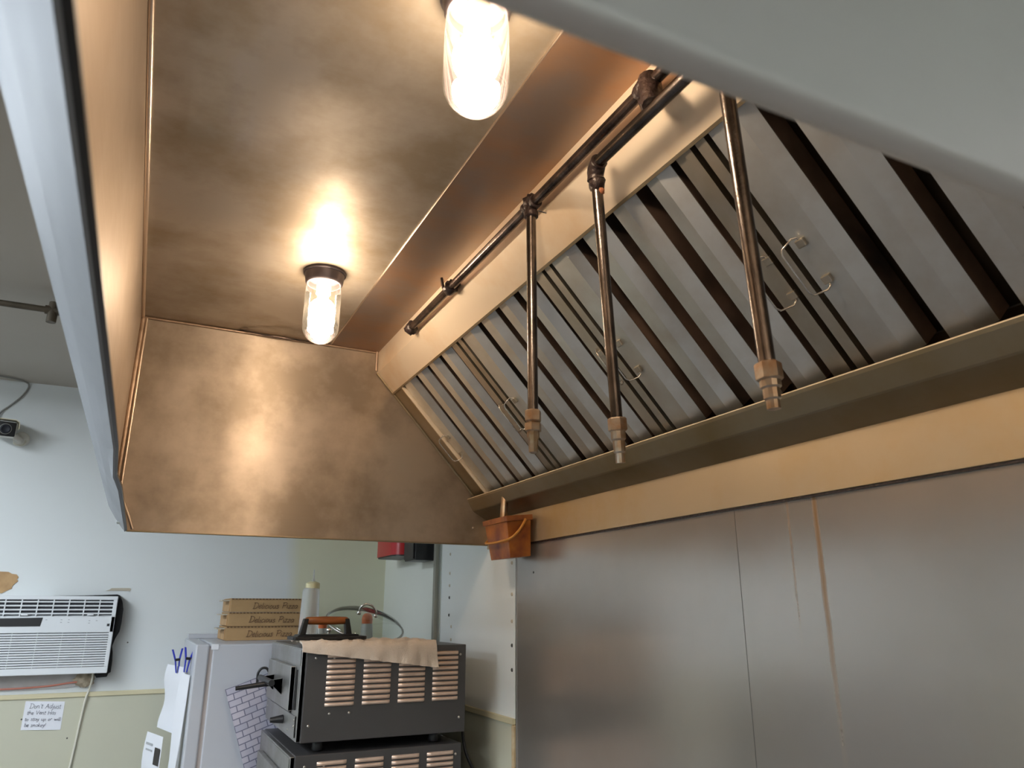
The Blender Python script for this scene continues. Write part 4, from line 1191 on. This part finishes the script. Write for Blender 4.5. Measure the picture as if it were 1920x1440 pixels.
# papers clipped to the fridge door, curling away from it
def paper(name, label, near, far, zt, zb, out, printed):
    """near/far: (x, y) of the sheet's two upright edges; out: how far its foot curls away from the door"""
    t = thing(name, label, 'paper', ((near[0] + far[0]) / 2, (near[1] + far[1]) / 2, zb), 'papers on the fridge door')
    def fn(u, v):
        x = near[0] + (far[0] - near[0]) * u - out * v ** 1.6 - .006 * math.sin(2.6 * math.pi * v) * u
        return (x, near[1] + (far[1] - near[1]) * u, zt + (zb - zt) * v)
    obj('sheet', MB().grid(fn, 8, 12, th=.0006), M['paper'], t, smooth=80)
    if printed:
        for k, (va, vb, ua, ub, mt) in enumerate(((.10, .24, .05, .35, 'ink'), (.08, .10, .5, .9, 'grey_mark'), (.13, .145, .5, .85, 'grey_mark'), (.30, .315, .2, .85, 'grey_mark'), (.36, .37, .4, .85, 'grey_mark'), (.52, .53, .2, .8, 'grey_mark'), (.70, .715, .3, .8, 'grey_mark'), (.78, .79, .2, .8, 'grey_mark'))):
            obj('print', MB().grid(lambda u, v: Vector(fn(ua + (ub - ua) * u, va + (vb - va) * v)) + Vector((-.0012, -.0016, 0)), 3, 3), M[mt], t)
    return t
paper('clipped_sheets', 'white papers bunched under the blue clips on the fridge', (.184, 2.98), (.136, 3.20), -.195, -.41, .004, False)
paper('loose_sheet', 'white sheet curling off the fridge door edge', (.192, 2.84), (.172, 2.955), -.210, -.75, .030, False)
paper('price_list', 'printed white list with a dark mark hanging lowest on the fridge', (.142, 3.00), (.096, 3.16), -.417, -.80, .012, True)
def clip(x, y, z, rot, lb):
    t = thing('spring_clip', lb, 'clip', (x, y, z - .045), 'blue clips on the fridge')
    Mx = Matrix.Translation((x, y, z)) @ Matrix.Rotation(rot, 4, 'Y')
    for s_ in (-1, 1):
        obj('arm', MB().prism([(s_ * .019, .040), (s_ * .013, .040), (s_ * .004, .004), (s_ * .009, .000)], 'y', -.009, .009).move(Mx), M['blue_clip'], t, bevel=.001)
        obj('jaw', MB().prism([(s_ * .004, .004), (s_ * .009, .000), (s_ * .006, -.040), (s_ * .002, -.042)], 'y', -.009, .009).move(Mx), M['blue_clip'], t, bevel=.001)
    obj('spring', MB().tube([(-.008, -.012, .004), (.008, -.012, .004)], .0045, 8).move(Mx), M['black'], t, smooth=60)
clip(.160, 3.06, -.176, R(-6), 'left blue spring clip holding papers on the fridge')
clip(.186, 2.93, -.166, R(5), 'right blue spring clip holding papers on the fridge')

# ------------------------------------------------------------------ pizza boxes on the fridge
BL = ['lowest of the three brown pizza boxes on the fridge', 'middle of the three brown pizza boxes on the fridge', 'topmost of the three brown pizza boxes on the fridge']
for i in range(3):
    z0 = FZ + .0005 + i * .0515
    dx = (0.0, .004, .008)[i]
    bx0, bx1, by0, by1 = .318 + dx, .592 + dx, 3.10, 3.37
    t = thing('pizza_box', BL[i], 'pizza box', ((bx0 + bx1) / 2, 3.23, z0), 'pizza boxes on the fridge')
    obj('tray', MB().box(bx0, bx1, by0, by1, z0, z0 + .047), M['kraft'], t, bevel=.0008)
    obj('top_flap', MB().box(bx0 - .001, bx1 + .001, by0 - .0012, by1, z0 + .0472, z0 + .0502), M['kraft'], t)
    ct = MB()
    nx = 22
    for k in range(nx):
        a = bx0 + (bx1 - bx0) * (k + .15) / nx
        ct.box(a, a + (bx1 - bx0) / nx * .6, by0 - .0022, by0 - .001, z0 + .0462, z0 + .0495)
    obj('perforated_edge', ct, M['brown_ink'], t, fix=False)
    obj('side_tab', MB().box(bx0 - .030, bx0 + .001, by0 + .03, by0 + .15, z0 + .040, z0 + .0445), M['tape_tan'], t)
    obj('side_wall', MB().box(bx0 - .004, bx0 - .0005, by0 + .02, by1 - .01, z0 + .002, z0 + .042), M['kraft_torn'], t)
    obj('lettering', lettering('Delicious Pizza', (bx0 + .074 + (.006 if i == 2 else 0), by0 - .0012, z0 + .013), (1, 0, 0), (0, 0, 1), .022, .168, .0021, (0, -.0008, 0), slant=.22, jitter=.04), M['brown_ink'], t, fix=False)

# ------------------------------------------------------------------ brick print cloth hung beside the oven
cl = thing('brick_print_cloth', 'grey blue cloth with a brick print hanging between fridge and oven', 'cloth', (.40, 2.752, -.62))
wid, hei = .20, .40
Mx = Matrix.Translation((.300, 2.757, -.252)) @ Matrix.Rotation(R(-19), 4, 'Y')
mbc = MB().grid(lambda u, v: (wid * u, -.004 * math.sin(7 * u + 3 * v), -hei * v), 10, 14, th=.006).move(Mx)
co = obj('cloth', mbc, M['brick_cloth'], cl, smooth=70, fix=False)
uvl = co.data.uv_layers.new(name='print')
inv = Mx.inverted()
for lp in co.data.loops:
    p = co.data.vertices[lp.vertex_index].co + WP[co] - Vector((0, 0, EYE))
    qv = inv @ p
    uvl.data[lp.index].uv = (qv.x, qv.z)
obj('loop', MB().tube(smooth_line([Vector(p) for p in [(.398, 2.750, -.235), (.398, 2.748, -.205), (.408, 2.746, -.190), (.424, 2.744, -.190), (.434, 2.744, -.205)]]), .0042, 8), M['black'], cl, smooth=60)
